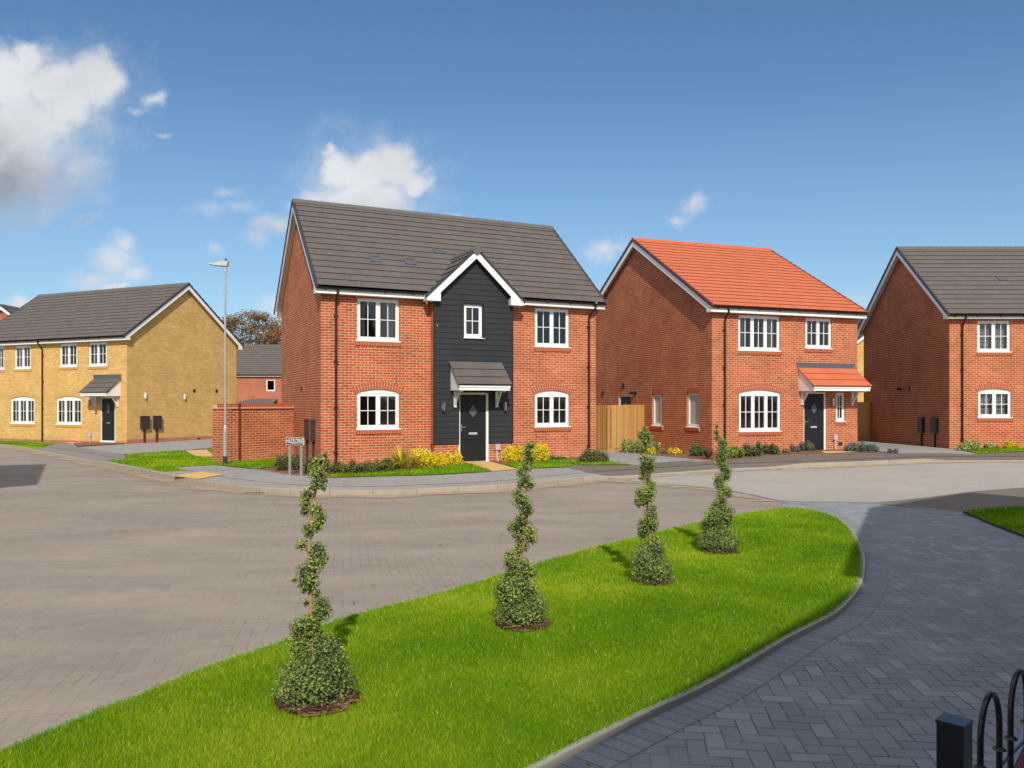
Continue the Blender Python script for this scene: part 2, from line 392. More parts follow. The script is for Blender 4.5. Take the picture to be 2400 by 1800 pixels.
def smooth_path(pts, step=.25, closed=False):
    P = [np.array(p, float) for p in pts]; n = len(P); out = []
    for i in range(n if closed else n-1):
        p1, p2 = P[i], P[(i+1) % n]
        p0 = P[i-1] if (i > 0 or closed) else 2*p1-p2
        p3 = P[(i+2) % n] if (i+2 < n or closed) else 2*p2-p1
        k = max(1, int(np.linalg.norm(p2-p1)/step))
        # centripetal weights keep the curve from overshooting
        d1 = max(np.linalg.norm(p2-p1), 1e-6); d0 = max(np.linalg.norm(p1-p0), 1e-6); d2 = max(np.linalg.norm(p3-p2), 1e-6)
        m1 = ((p1-p0)/d0*d1+(p2-p1)*d0/d1*1.0)/(d0+d1)*d1 if False else .5*((p2-p1)/d1+(p1-p0)/d0)*d1
        m2 = .5*((p2-p1)/d1+(p3-p2)/d2)*d1
        for q in range(k):
            t = q/k
            out.append((2*t**3-3*t**2+1)*p1+(t**3-2*t**2+t)*m1+(-2*t**3+3*t**2)*p2+(t**3-t**2)*m2)
    if not closed: out.append(P[-1])
    return [tuple(p) for p in out]
def offset(path, d):
    P = np.array(path, float); T = np.gradient(P, axis=0); T /= np.linalg.norm(T, axis=1)[:, None]
    return [tuple(p) for p in P+np.stack([-T[:, 1], T[:, 0]], 1)*d]

def sandmat():
    m = bpy.data.materials.new('sand_drift'); m.use_nodes = True; nt = m.node_tree; nt.nodes.clear(); t = NT(nt)
    o = t.n('ShaderNodeOutputMaterial'); tr = t.n('ShaderNodeBsdfTransparent'); df = t.n('ShaderNodeBsdfDiffuse')
    tc = t.n('ShaderNodeTexCoord').outputs['Object']; uv = t.n('ShaderNodeUVMap').outputs[0]; sp_ = t.n('ShaderNodeSeparateXYZ'); t.L(uv, sp_.inputs[0])
    mid = t.m('ABSOLUTE', t.m('SUBTRACT', sp_.outputs[1], 10.5))
    n = t.noise(tc, 1.3, 6, .7); n2 = t.noise(tc, 14, 4, .6)
    a = t.m('MULTIPLY', t.mr(t.m('SUBTRACT', t.m('ADD', t.m('MULTIPLY', n, .75), t.m('MULTIPLY', n2, .25)), t.m('MULTIPLY', mid, .45)), .34, .52, 0, .75, True), 1.0)
    t.L(t.mix(n2, (.38, .29, .20), (.50, .40, .29)), df.inputs[0])
    mx = t.n('ShaderNodeMixShader'); t.L(a, mx.inputs[0]); t.L(tr.outputs[0], mx.inputs[1]); t.L(df.outputs[0], mx.inputs[2]); t.L(mx.outputs[0], o.inputs[0]); MAT['sand_drift'] = m
sandmat()
# ------------------------------------------------------------------ houses
def pbox(mb, P, u0, u1, d0, d1, z0, z1, mi=0):
    p = [P(u0, d0, z0), P(u1, d0, z0), P(u1, d1, z0), P(u0, d1, z0), P(u0, d0, z1), P(u1, d0, z1), P(u1, d1, z1), P(u0, d1, z1)]
    return mb.hexa(p, mi)
def arc_pts(u0, u1, z, rise, n=12):
    c = (u1-u0)/2; r = (c*c+rise*rise)/(2*rise); th = math.asin(min(1, c/r)); cz = z+rise-r; cu = (u0+u1)/2
    return [(cu+r*math.sin(-th+2*th*k/n), cz+r*math.cos(-th+2*th*k/n)) for k in range(n+1)], (cu, cz, r, th)
def wall_plane(mb, P, u0, u1, z0, z1, ops, depth=.1):
    """brick sheet with real openings; ops = (u0,u1,z0,z1,rise)"""
    us = sorted({u0, u1} | {a for o in ops for a in o[:2]}); zs = sorted({z0, z1} | {a for o in ops for a in (o[2], o[3]+o[4])})
    us = [u for u in us if u0 <= u <= u1]; zs = [z for z in zs if z0 <= z <= z1]
    for a, b in zip(us, us[1:]):
        for c, d in zip(zs, zs[1:]):
            um, zm = (a+b)/2, (c+d)/2
            if any(o[0] < um < o[1] and o[2] < zm < o[3]+o[4] for o in ops): continue
            mb.face([P(a, 0, c), P(b, 0, c), P(b, 0, d), P(a, 0, d)])
    for a, b, c, d, rise in ops:
        mb.face([P(a, 0, c), P(a, -depth, c), P(a, -depth, d), P(a, 0, d)]); mb.face([P(b, 0, c), P(b, -depth, c), P(b, -depth, d), P(b, 0, d)])
        mb.face([P(a, 0, c), P(b, 0, c), P(b, -depth, c), P(a, -depth, c)])
        if rise:
            pts, _ = arc_pts(a, b, d, rise)
            for (ua, za), (ub, zb) in zip(pts, pts[1:]):
                mb.face([P(ua, 0, za), P(ub, 0, zb), P(ub, 0, d+rise), P(ua, 0, d+rise)])
                mb.face([P(ua, 0, za), P(ub, 0, zb), P(ub, -depth, zb), P(ua, -depth, za)])
        else: mb.face([P(a, 0, d), P(b, 0, d), P(b, -depth, d), P(a, -depth, d)])

def window(root, P, u0, u1, z0, z1, n=2, rise=0, bars=True, sill=True, curtain=None, mats=('red_soldier', 'mortar'), head=None, thin=False, label=None, rec=.045, glass='window_glass'):
    fr = MB(); e = .055 if not thin else .045; d1, d0 = -rec, -rec-.07
    pbox(fr, P, u0, u0+e, d0, d1, z0, z1); pbox(fr, P, u1-e, u1, d0, d1, z0, z1)
    pbox(fr, P, u0+e, u1-e, d0, d1, z0, z0+.075); pbox(fr, P, u0+e, u1-e, d0, d1, z1-e, z1)
    if rise:
        pts, _ = arc_pts(u0, u1, z1, rise)
        poly = [(u0, z1+.001)] + pts + [(u1, z1+.001)]
        fr.prism(pts, d0+.01, d1-.012, lambda p, d: P(p[0], d, p[1]))
        pbox(fr, P, u0, u1, d1-.03, d1+.012, z1-.012, z1+.022)
    w = (u1-u0-2*e)/n; panes = []
    for k in range(n):
        a = u0+e+k*w; b = a+w
        if k: pbox(fr, P, a-.022, a+.022, d0, d1+.001, z0+.075, z1-e)
        s = .042 if not thin else .03; ia = a+(.022 if k else .0); ib = b-(.022 if k < n-1 else 0)
        dd1 = d1+.008
        pbox(fr, P, ia, ia+s, d0+.02, dd1, z0+.075, z1-e); pbox(fr, P, ib-s, ib, d0+.02, dd1, z0+.075, z1-e)
        pbox(fr, P, ia+s, ib-s, d0+.02, dd1, z0+.075, z0+.075+s); pbox(fr, P, ia+s, ib-s, d0+.02, dd1, z1-e-s, z1-e)
        pa, pb, pc, pd = ia+s, ib-s, z0+.075+s, z1-e-s
        if bars:
            um, zm = (pa+pb)/2, (pc+pd)/2
            pbox(fr, P, um-.010, um+.010, d0+.03, d1-.008, pc, pd); pbox(fr, P, pa, um-.0105, d0+.03, d1-.009, zm-.010, zm+.010); pbox(fr, P, um+.0105, pb, d0+.03, d1-.009, zm-.010, zm+.010)
        panes.append((pa, pb, pc, pd))
    f = fr.build('window', 'white_upvc', root)
    if label: f['label'] = label
    for pa, pb, pc, pd in panes:
        g = MB(); g.face([P(pa, d0+.035, pc), P(pb, d0+.035, pc), P(pb, d0+.035, pd), P(pa, d0+.035, pd)]); g.build('pane', glass, f)
    if sill:
        s = MB(); pbox(s, P, u0-.045, u1+.045, -.09, .035, z0-.022, z0+.006); s.build('sill', 'white_upvc', f)
        b = MB(); pbox(b, P, u0-.04, u1+.04, -.01, .024, z0-.142, z0-.022, 1)
        x = u0-.045
        while x < u1+.03: pbox(b, P, x+.006, x+.066, 0, .032, z0-.140, z0-.023); x += .0752
        b.build('brick_sill', list(mats), f)
    if rise:
        pts, (cu, cz, r, th) = arc_pts(u0, u1, z1, rise)
        b = MB(); a0 = -th-.05; a1 = th+.05
        N = int((a1-a0)*r/.078); 
        def q(r_, a_, d_): return P(cu+r_*math.sin(a_), d_, cz+r_*math.cos(a_))
        for k in range(N):
            s0 = a0+(a1-a0)*k/N; s1 = a0+(a1-a0)*(k+1)/N; g = (a1-a0)/N*.10
            b.hexa([q(r+.001, s0, -.01), q(r+.001, s1, -.01), q(r+.001, s1, .0025), q(r+.001, s0, .0025), q(r+.215, s0, -.01), q(r+.215, s1, -.01), q(r+.215, s1, .0025), q(r+.215, s0, .0025)], 1)
            for ra, rb in ((.004, .104), (.112, .211)):
                b.hexa([q(r+ra, s0+g, -.01), q(r+ra, s1-g, -.01), q(r+ra, s1-g, .006), q(r+ra, s0+g, .006), q(r+rb, s0+g, -.01), q(r+rb, s1-g, -.01), q(r+rb, s1-g, .006), q(r+rb, s0+g, .006)])
        b.build('brick_arch', list(mats), f)
    if head:
        b = MB(); pbox(b, P, u0-.07, u1+.07, -.01, .002, z1, z1+.215, 1); x = u0-.07
        while x < u1+.03: pbox(b, P, x+.004, x+.068, -.01, .005, z1+.004, z1+.211); x += .0752
        b.build('lintel', list(mats), f)
    if curtain:
        W_ = u1-u0
        spans = {'sides': [(u0+.06, u0+.06+W_*.2), (u1-.06-W_*.2, u1-.06)], 'left': [(u0+.06, u0+.06+W_*.32)], 'mid': [(u0+.06, u0+.06+W_*.26), ((u0+u1)/2-.05, (u0+u1)/2+.3)]}.get(curtain, [])
        for a, b_ in spans:
            c = MB(); m = 26; last = None
            for k in range(m+1):
                u = a+(b_-a)*k/m; d = -.26+.035*math.sin(k*1.9)
                if last: c.face([P(last[0], last[1], z0+.03), P(u, d, z0+.03), P(u, d, z1), P(last[0], last[1], z1)])
                last = (u, d)
            c.build('curtain', 'curtain', f)
        if curtain == 'blind':
            c = MB(); z = z0+.08
            while z < z1-.05: c.face([P(u0+.05, -.2, z), P(u1-.05, -.2, z), P(u1-.05, -.24, z+.028), P(u0+.05, -.24, z+.028)]); z += .05
            c.build('blind', 'blind', f)
    return f

def front_door(root, P, u0, u1, z1, glass='diamond', rec=.06, z0=.0):
    fr = MB(); d1, d0 = -rec+.03, -rec-.06
    pbox(fr, P, u0, u0+.045, d0, d1, z0, z1); pbox(fr, P, u1-.075, u1, d0, d1, z0, z1); pbox(fr, P, u0+.045, u1-.075, d0, d1, z1-.055, z1)
    pbox(fr, P, u0, u1, d0, d1+.05, z0-.05, z0+.03)
    a, b = u0+.045, u1-.075
    le = MB(); dd = d1-.03
    pbox(le, P, a+.003, b-.003, dd-.045, dd, z0+.033, z1-.058)
    # raised planted mouldings
    if glass == 'diamond': pass
    door = le.build('door', 'black_door', root)
    fr.build('door_frame', 'white_upvc', door)
    h = MB(); pbox(h, P, a+.035, a+.065, dd, dd+.012, z0+.95, z0+1.15); pbox(h, P, a+.045, a+.06, dd+.012, dd+.05, z0+1.06, z0+1.08); pbox(h, P, a+.045, a+.17, dd+.04, dd+.055, z0+1.058, z0+1.082)
    h.build('handle', 'chrome', door)
    l = MB(); c = (a+b)/2; pbox(l, P, c-.135, c+.135, dd, dd+.012, z0+.84, z0+.905); pbox(l, P, c-.115, c+.115, dd+.012, dd+.018, z0+.855, z0+.89); l.build('letter_plate', 'grey_plastic' if glass == 'diamond' else 'chrome', door)
    g = MB(); w = MB(); zc = z0+1.55
    T = lambda p, d: P(p[0], d, p[1])
    if glass == 'diamond':
        w.prism([(c, zc-.25), (c+.19, zc), (c, zc+.25), (c-.19, zc)], dd, dd+.012, T)
        g.prism([(c, zc-.19), (c+.14, zc), (c, zc+.19), (c-.14, zc)], dd+.012, dd+.016, T)
    else:
        pbox(w, P, c-.14, c+.14, dd, dd+.014, zc-.26, zc+.26); pbox(g, P, c-.085, c+.085, dd+.014, dd+.018, zc-.2, zc+.2)
    w.build('glazing_frame', 'black_door', door); g.build('door_glass', 'obscure_glass', door)
    return door

def canopy(root, P, u0, u1, ztop, zbot, proj, tile, brk=None, flash=0, courses=3):
    """lean-to porch canopy: tiled slope, white fascia and cheeks, two brackets"""
    s = MB(); zb = zbot+.20; sl = (ztop-zb)/proj
    for k in range(courses):
        a, b = k/courses, (k+1)/courses
        da, za = proj+.06-(proj+.06)*a, zb-.04+(ztop-zb+.04)*a; db, zb2 = proj+.06-(proj+.06)*b, zb-.04+(ztop-zb+.04)*b
        s.face([P(u0-.02, da, za+.028), P(u1+.02, da, za+.028), P(u1+.02, db, zb2+.006), P(u0-.02, db, zb2+.006)], uv=[(u0, k), (u1, k), (u1, k+.98), (u0, k+.98)])
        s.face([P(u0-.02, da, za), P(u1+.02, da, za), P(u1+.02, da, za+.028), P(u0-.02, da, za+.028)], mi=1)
        for uu in (u0-.02, u1+.02): s.face([P(uu, da, za-.03), P(uu, da, za+.028), P(uu, db, zb2+.006), P(uu, db, zb2-.03)], uv=[(.1, .3)]*4)
    s.face([P(u0-.02, proj+.06, zb-.04), P(u1+.02, proj+.06, zb-.04), P(u1+.02, 0, ztop-.03), P(u0-.02, 0, ztop-.03)], uv=[(.1, .3)]*4)
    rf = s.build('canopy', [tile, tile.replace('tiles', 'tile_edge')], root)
    w = MB()
    pbox(w, P, u0+.03, u1-.03, proj-.06, proj+.0, zbot, zb-.055); pbox(w, P, u0+.02, u1-.02, proj, proj+.025, zbot+.085, zb-.058)
    T = lambda p, u: P(u, p[0], p[1])
    for a, b in ((u0+.03, u0+.055), (u1-.055, u1-.03)):
        w.prism([(0, zbot), (proj-.062, zbot), (proj-.062, zb-.06), (0, ztop-.045)], a, b, T)
    pbox(w, P, u0+.057, u1-.057, 0, proj-.062, zbot+.01, zbot+.03)
    w.build('canopy_fascia', 'white_upvc', rf)
    for uu in (brk or (u0+.1, u1-.17)):
        b = MB(); pbox(b, P, uu, uu+.075, 0, .075, zbot-.5, zbot-.001); pbox(b, P, uu+.002, uu+.073, .076, proj-.1, zbot-.045, zbot-.001)
        b.prism([(.076, zbot-.44), (.076, zbot-.34), (.30, zbot-.047), (.38, zbot-.047)], uu+.014, uu+.061, T)
        b.build('bracket', 'soffit_white', rf)
    if flash:
        l = MB(); pbox(l, P, u0-.05, u1+.02, 0, .012, ztop-.02, ztop+flash); l.build('lead_flashing', 'lead', rf)
    return rf

def tall_box(root, P, u0, u1, z0, z1, mat='brown_plastic', d=.1, name='meter_box'):
    b = MB(); pbox(b, P, u0, u1, 0, d, z0, z1); pbox(b, P, u0-.015, u1+.015, 0, d+.02, z1, z1+.03); pbox(b, P, u0+.03, u1-.03, d, d+.012, z0+.04, z1-.04)
    o = b.build(name, mat, root)
    c = (u0+u1)/2; p = MB(); pbox(p, P, c-.035, c+.035, 0, .06, -.25, z0-.001); p.build('duct', mat, o)
    return o
def downpipe(root, P, u, ztop, shift=0, bottom=-.1):
    m = MB(); r = .036
    pts = [(u+shift, .29, ztop), (u+shift, .29, ztop-.10), (u+shift*.6, .22, ztop-.18), (u, .09, ztop-.34), (u, .055, ztop-.42), (u, .055, bottom)]
    m.tube([P(*p) for p in pts], r, 8)
    z = ztop-.75
    while z > .3: pbox(m, P, u-.055, u+.055, 0, .06, z, z+.05); z -= 1.3
    return m.build('downpipe', 'black_plastic', root, smooth=False)
def wall_light(root, P, u, z, mat='chrome'):
    b = MB(); T = lambda x, y, zz: P(u+x, y, z+zz)
    pbox(b, P, u-.035, u+.035, 0, .02, z-.08, z+.08); o = b.build('wall_light', 'grey_plastic', root)
    c = MB(); c.lathe(0, 0, [(0, -.13), (.045, -.13), (.045, -.02), (.04, -.015), (.04, .015), (.045, .02), (.045, .13), (0, .13)], 12)
    c.v = [P(u+x, .075+y, z+zz) for x, y, zz in c.v]; c.build('shade', mat, o)
def vent(root, P, u, z, w=.09, h=.13, name='vent', d=.03, mat='brown_plastic'):
    b = MB(); pbox(b, P, u-w, u+w, 0, d, z-h/2, z+h/2)
    for k in range(4): pbox(b, P, u-w+.012, u+w-.012, d, d+.008, z-h/2+.015+k*h/4, z-h/2+.03+k*h/4)
    b.build(name, mat, root)

def roof_slope(mb, T, x0, x1, y0, z0, y1, z1, n, cut=None):
    """courses of tiles as real steps. T maps (x,y,z)->point; y0,z0 eaves, y1,z1 ridge; cut(z)->(xa,xb) interval left out"""
    ln = math.hypot(y1-y0, z1-z0); ny, nz = -(z1-z0)/ln, (y1-y0)/ln
    if nz < 0: ny, nz = -ny, -nz
    for k in range(n):
        a, b = k/n, (k+1)/n
        ya, za, yb, zb = y0+(y1-y0)*a, z0+(z1-z0)*a, y0+(y1-y0)*b, z0+(z1-z0)*b
        lo = (ya+ny*.026, za+nz*.026); hi = (yb+ny*.006, zb+nz*.006); bt = (ya, za)
        segs = [(x0, x1, x0, x1)]
        if cut:
            ca, cb = cut(za), cut(zb)
            if cb: segs = [(x0, ca[0], x0, cb[0]), (ca[1], x1, cb[1], x1)]
            elif ca: segs = [(x0, (ca[0]+ca[1])/2, x0, (ca[0]+ca[1])/2), ((ca[0]+ca[1])/2, x1, (ca[0]+ca[1])/2, x1)]
        for a0, a1, b0, b1 in segs:
            mb.face([T(a0, *lo), T(a1, *lo), T(b1, *hi), T(b0, *hi)], uv=[(a0, k+.001), (a1, k+.001), (b1, k+.985), (b0, k+.985)])
            md = (ya+ny*.013, za+nz*.013); sy, sz = (y1-y0)/ln*.03, (z1-z0)/ln*.03      # drop edge with an undercut gap, shade put into its dark colour
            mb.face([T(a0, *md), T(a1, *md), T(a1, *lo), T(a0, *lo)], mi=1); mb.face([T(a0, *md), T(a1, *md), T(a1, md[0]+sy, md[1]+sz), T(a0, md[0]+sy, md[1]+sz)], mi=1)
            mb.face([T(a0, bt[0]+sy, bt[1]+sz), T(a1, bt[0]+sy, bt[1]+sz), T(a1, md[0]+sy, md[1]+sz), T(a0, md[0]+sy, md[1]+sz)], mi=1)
    if not cut:
        mb.face([T(x0, y0, z0-.004), T(x1, y0, z0-.004), T(x1, y1, z1-.004), T(x0, y1, z1-.004)], uv=[(.1, .4)]*4)

def house(name, label, org, ang, x0, x1, D, He, Hr, Ht, v=.2, e=.25, brickm='red_brick', tile='grey_tiles', ridge='grey_ridge', verge='dark_verge',
          mats=('red_soldier', 'mortar'), wins=(), doors=(), gw0=(), gw1=(), bay=None, detail=True, group=None, interior=True, zdown=-.35, bands=None):
    root = empty(name, org, R(ang)); tag(root, label, 'house', group)
    FP = lambda u, d, z: (u, -d, z)
    G0 = lambda u, d, z: (x0-d, u, z)
    G1 = lambda u, d, z: (x1+d, u, z)
    top = He+.03; m = (Hr-Ht)/(D/2+e+.08)
    rz = lambda y: Ht-.07+m*(min(y, D-y)+e+.08)       # underside of the roof at depth y
    w = MB()
    ops = [(a, b, c, d, r) for a, b, c, d, n, r, *_ in wins if not (bay and bay['x0'] < a < bay['x1'])] + [(a, b, 0, d, 0) for a, b, d, *_ in doors if not (bay and bay['x0'] < a < bay['x1'])]
    if bay: ops_main = ops + [(bay['x0'], bay['x1'], zdown, 5.0, 0)]
    if bay:
        wall_plane(w, FP, x0, bay['x0'], zdown, top, [o for o in ops if o[0] < bay['x0']]); wall_plane(w, FP, bay['x1'], x1, zdown, top, [o for o in ops if o[0] > bay['x0']])
    else: wall_plane(w, FP, x0, x1, zdown, top, ops)
    for GP, ww in ((G0, gw0), (G1, gw1)):
        wall_plane(w, GP, 0, D, zdown, 4.9, [(a, b, c, d, 0) for a, b, c, d, *_ in ww])
        w.face([GP(0, 0, 4.9), GP(D, 0, 4.9), GP(D, 0, min(rz(D), 5.2)), GP(D/2, 0, rz(D/2)), GP(0, 0, min(rz(0), 5.2))])
    w.face([(x0, D, zdown), (x1, D, zdown), (x1, D, top+.2), (x0, D, top+.2)])
    wall = w.build('wall', brickm, root)
    if interior:
        f = MB()
        for z in (.0, 2.45, 4.86):
            f.box(x0+.03, x1-.03, .11, D-.03, z-.04, z+.12 if z == 2.45 else z+.0)
        f.build('floor', 'interior_floor', root)
        f = MB(); yy = min(3.4, D*.5); f.box(x0+.03, x1-.03, yy, yy+.1, 0.001, 4.8)
        xm = (x0+x1)/2
        for xx in (x0+(x1-x0)*.36, x0+(x1-x0)*.66): f.box(xx, xx+.1, .2, yy-.001, .001, 2.4); f.box(xx, xx+.1, .2, yy-.001, 2.58, 4.8)
        for xx in (x0+.02, x1-.03): 
            if not (gw0 if xx < x0+.1 else gw1): f.box(xx, xx+.01, .2, yy-.001, .001, 4.8)
        f.build('partition', 'interior_wall', root)
    # roof
    n = round(math.hypot(D/2+e+.08, Hr-Ht)/.335)
    r = MB(); I = lambda x, y, z: (x, y, z)
    cut = None
    if bay:
        bc = (bay['x0']+bay['x1'])/2
        def cut(z):
            h = (bay['zr']-z)/bay['sl']-.015
            return (bc-h, bc+h) if h > 0 else None
    roof_slope(r, I, x0-v, x1+v, -e-.08, Ht, D/2, Hr, n, cut)
    roof_slope(r, lambda x, y, z: (x, D-y, z), x0-v, x1+v, -e-.08, Ht, D/2, Hr, n)
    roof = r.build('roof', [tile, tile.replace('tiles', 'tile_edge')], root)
    rd = MB(); k = 0; x = x0-v-.01
    while x < x1+v:
        xe = min(x+.45, x1+v+.01)
        pr = [(-.14, -.095), (-.135, -.06), (-.055, .045), (.055, .045), (.135, -.06), (.14, -.095), (0, -.02)]
        rd.prism(pr, x+.002, xe-.006, lambda p, xx: (xx, D/2+p[0], Hr+p[1]+.01)); x = xe if xe >= x1+v else x+.45
    rd.build('ridge_tiles', ridge, roof)
    # verges and bargeboards
    for xe, sgn in ((x0-v, -1), (x1+v, 1)):
        vg = MB()
        for side in (0, 1):
            Y = (lambda y: y) if side == 0 else (lambda y: D-y)
            for q in range(n):
                a, b = q/n, (q+1)/n
                ya, za, yb, zb = -e-.08+(D/2+e+.08)*a, Ht+(Hr-Ht)*a, -e-.08+(D/2+e+.08)*b, Ht+(Hr-Ht)*b
                xa, xb = (xe-.03, xe+.05) if sgn < 0 else (xe-.05, xe+.03)
                vg.hexa([(xa, Y(ya), za-.075), (xb, Y(ya), za-.075), (xb, Y(yb), zb-.075), (xa, Y(yb), zb-.075), (xa, Y(ya), za+.048), (xb, Y(ya), za+.048), (xb, Y(yb), zb+.022), (xa, Y(yb), zb+.022)])
        vg.build('verge_trim', verge, roof)
        bb = MB(); xa, xb = (xe, xe+.025) if sgn < 0 else (xe-.025, xe)
        zt = lambda y: Ht-.077+m*(y+e+.08)
        bd = .22; yi = .03                                        # depth of board, inner foot of the box end
        for side in (0, 1):
            Y = (lambda y: y) if side == 0 else (lambda y: D-y)
            T = lambda p, xx: (xx, Y(p[0]), p[1])
            bb.prism([(-e, He), (yi, He), (yi, zt(yi)-bd), (yi, zt(yi)), (-e, zt(-e))], xa, xb, T)
            bb.prism([(yi, zt(yi)-bd), (D/2, zt(D/2)-bd), (D/2, zt(D/2)), (yi, zt(yi))], xa, xb, T)
        bb.build('bargeboard', 'white_upvc', roof)
        sf = MB(); xw = x0 if sgn < 0 else x1
        for side in (0, 1):
            Y = (lambda y: y) if side == 0 else (lambda y: D-y)
            a_, b_ = (xb, xw) if sgn < 0 else (xw, xa)
            sf.face([(a_, Y(-e), zt(-e)-.1), (b_, Y(-e), zt(-e)-.1), (b_, Y(D/2), zt(D/2)-.1), (a_, Y(D/2), zt(D/2)-.1)])
            sf.face([(a_, Y(-e), He+.004), (b_, Y(-e), He+.004), (b_, Y(yi), He+.004), (a_, Y(yi), He+.004)])
        sf.build('soffit', 'soffit_white', roof)
    # fascia, soffit, gutter
    secs = [(x0-v+.025, x1+v-.025)]
    if bay: secs = [(x0-v+.025, bay['bx0']), (bay['bx1'], x1+v-.025)]
    for side in (0, 1):
        Y = (lambda y: y) if side == 0 else (lambda y: D-y)
        for a, b in (secs if side == 0 else [(x0-v+.025, x1+v-.025)]):
            fb = MB(); fb.hexa([(a, Y(-e), He), (b, Y(-e), He), (b, Y(-e+.02), He), (a, Y(-e+.02), He), (a, Y(-e), Ht-.05), (b, Y(-e), Ht-.05), (b, Y(-e+.02), Ht-.05), (a, Y(-e+.02), Ht-.05)])
            fb.hexa([(a, Y(-e+.021), He+.003), (b, Y(-e+.021), He+.003), (b, Y(-.001), He+.003), (a, Y(-.001), He+.003), (a, Y(-e+.021), He+.013), (b, Y(-e+.021), He+.013), (b, Y(-.001), He+.013), (a, Y(-.001), He+.013)])
            fb.build('fascia', 'white_upvc', roof)
            g = MB(); yc, zc, rr = -e-.057, Ht-.045, .052
            prof = [(yc+rr*math.cos(t), zc+rr*math.sin(t)*.9) for t in [math.pi+math.pi*q/8 for q in range(9)]]
            prof = prof+[(p[0]*1+(yc-p[0])*.12, p[1]+.004) for p in prof[::-1]]
            g.prism(prof, a-.02, b+.02, lambda p, xx: (xx, Y(p[0]), p[1]))
            if side == 0:
                xx = a+.25
                while xx < b: g.box(xx-.012, xx+.012, -e-.05, -e, Ht-.115, Ht-.085); xx += .85
            g.build('gutter', 'black_plastic', roof)
    for wn in wins:
        a, b, c, d, nn, rise, *o = wn; o = o[0] if o else {}
        PP = (lambda u, dd, z: (u, -dd-bay['p'], z)) if bay and bay['x0'] < a < bay['x1'] else FP
        window(root, PP, a, b, c, d, nn, rise, mats=mats, **o)
    for GP, ww in ((G0, gw0), (G1, gw1)):
        for wn in ww:
            if len(wn) > 4 and wn[4] == 'door': front_door(root, GP, wn[0], wn[1], wn[3], 'rect')
            else: window(root, GP, *wn[:4], 1, 0, bars=False, mats=mats, thin=True, head=True, rec=.06, glass='frosted')
    return root, roof, FP, G0, G1

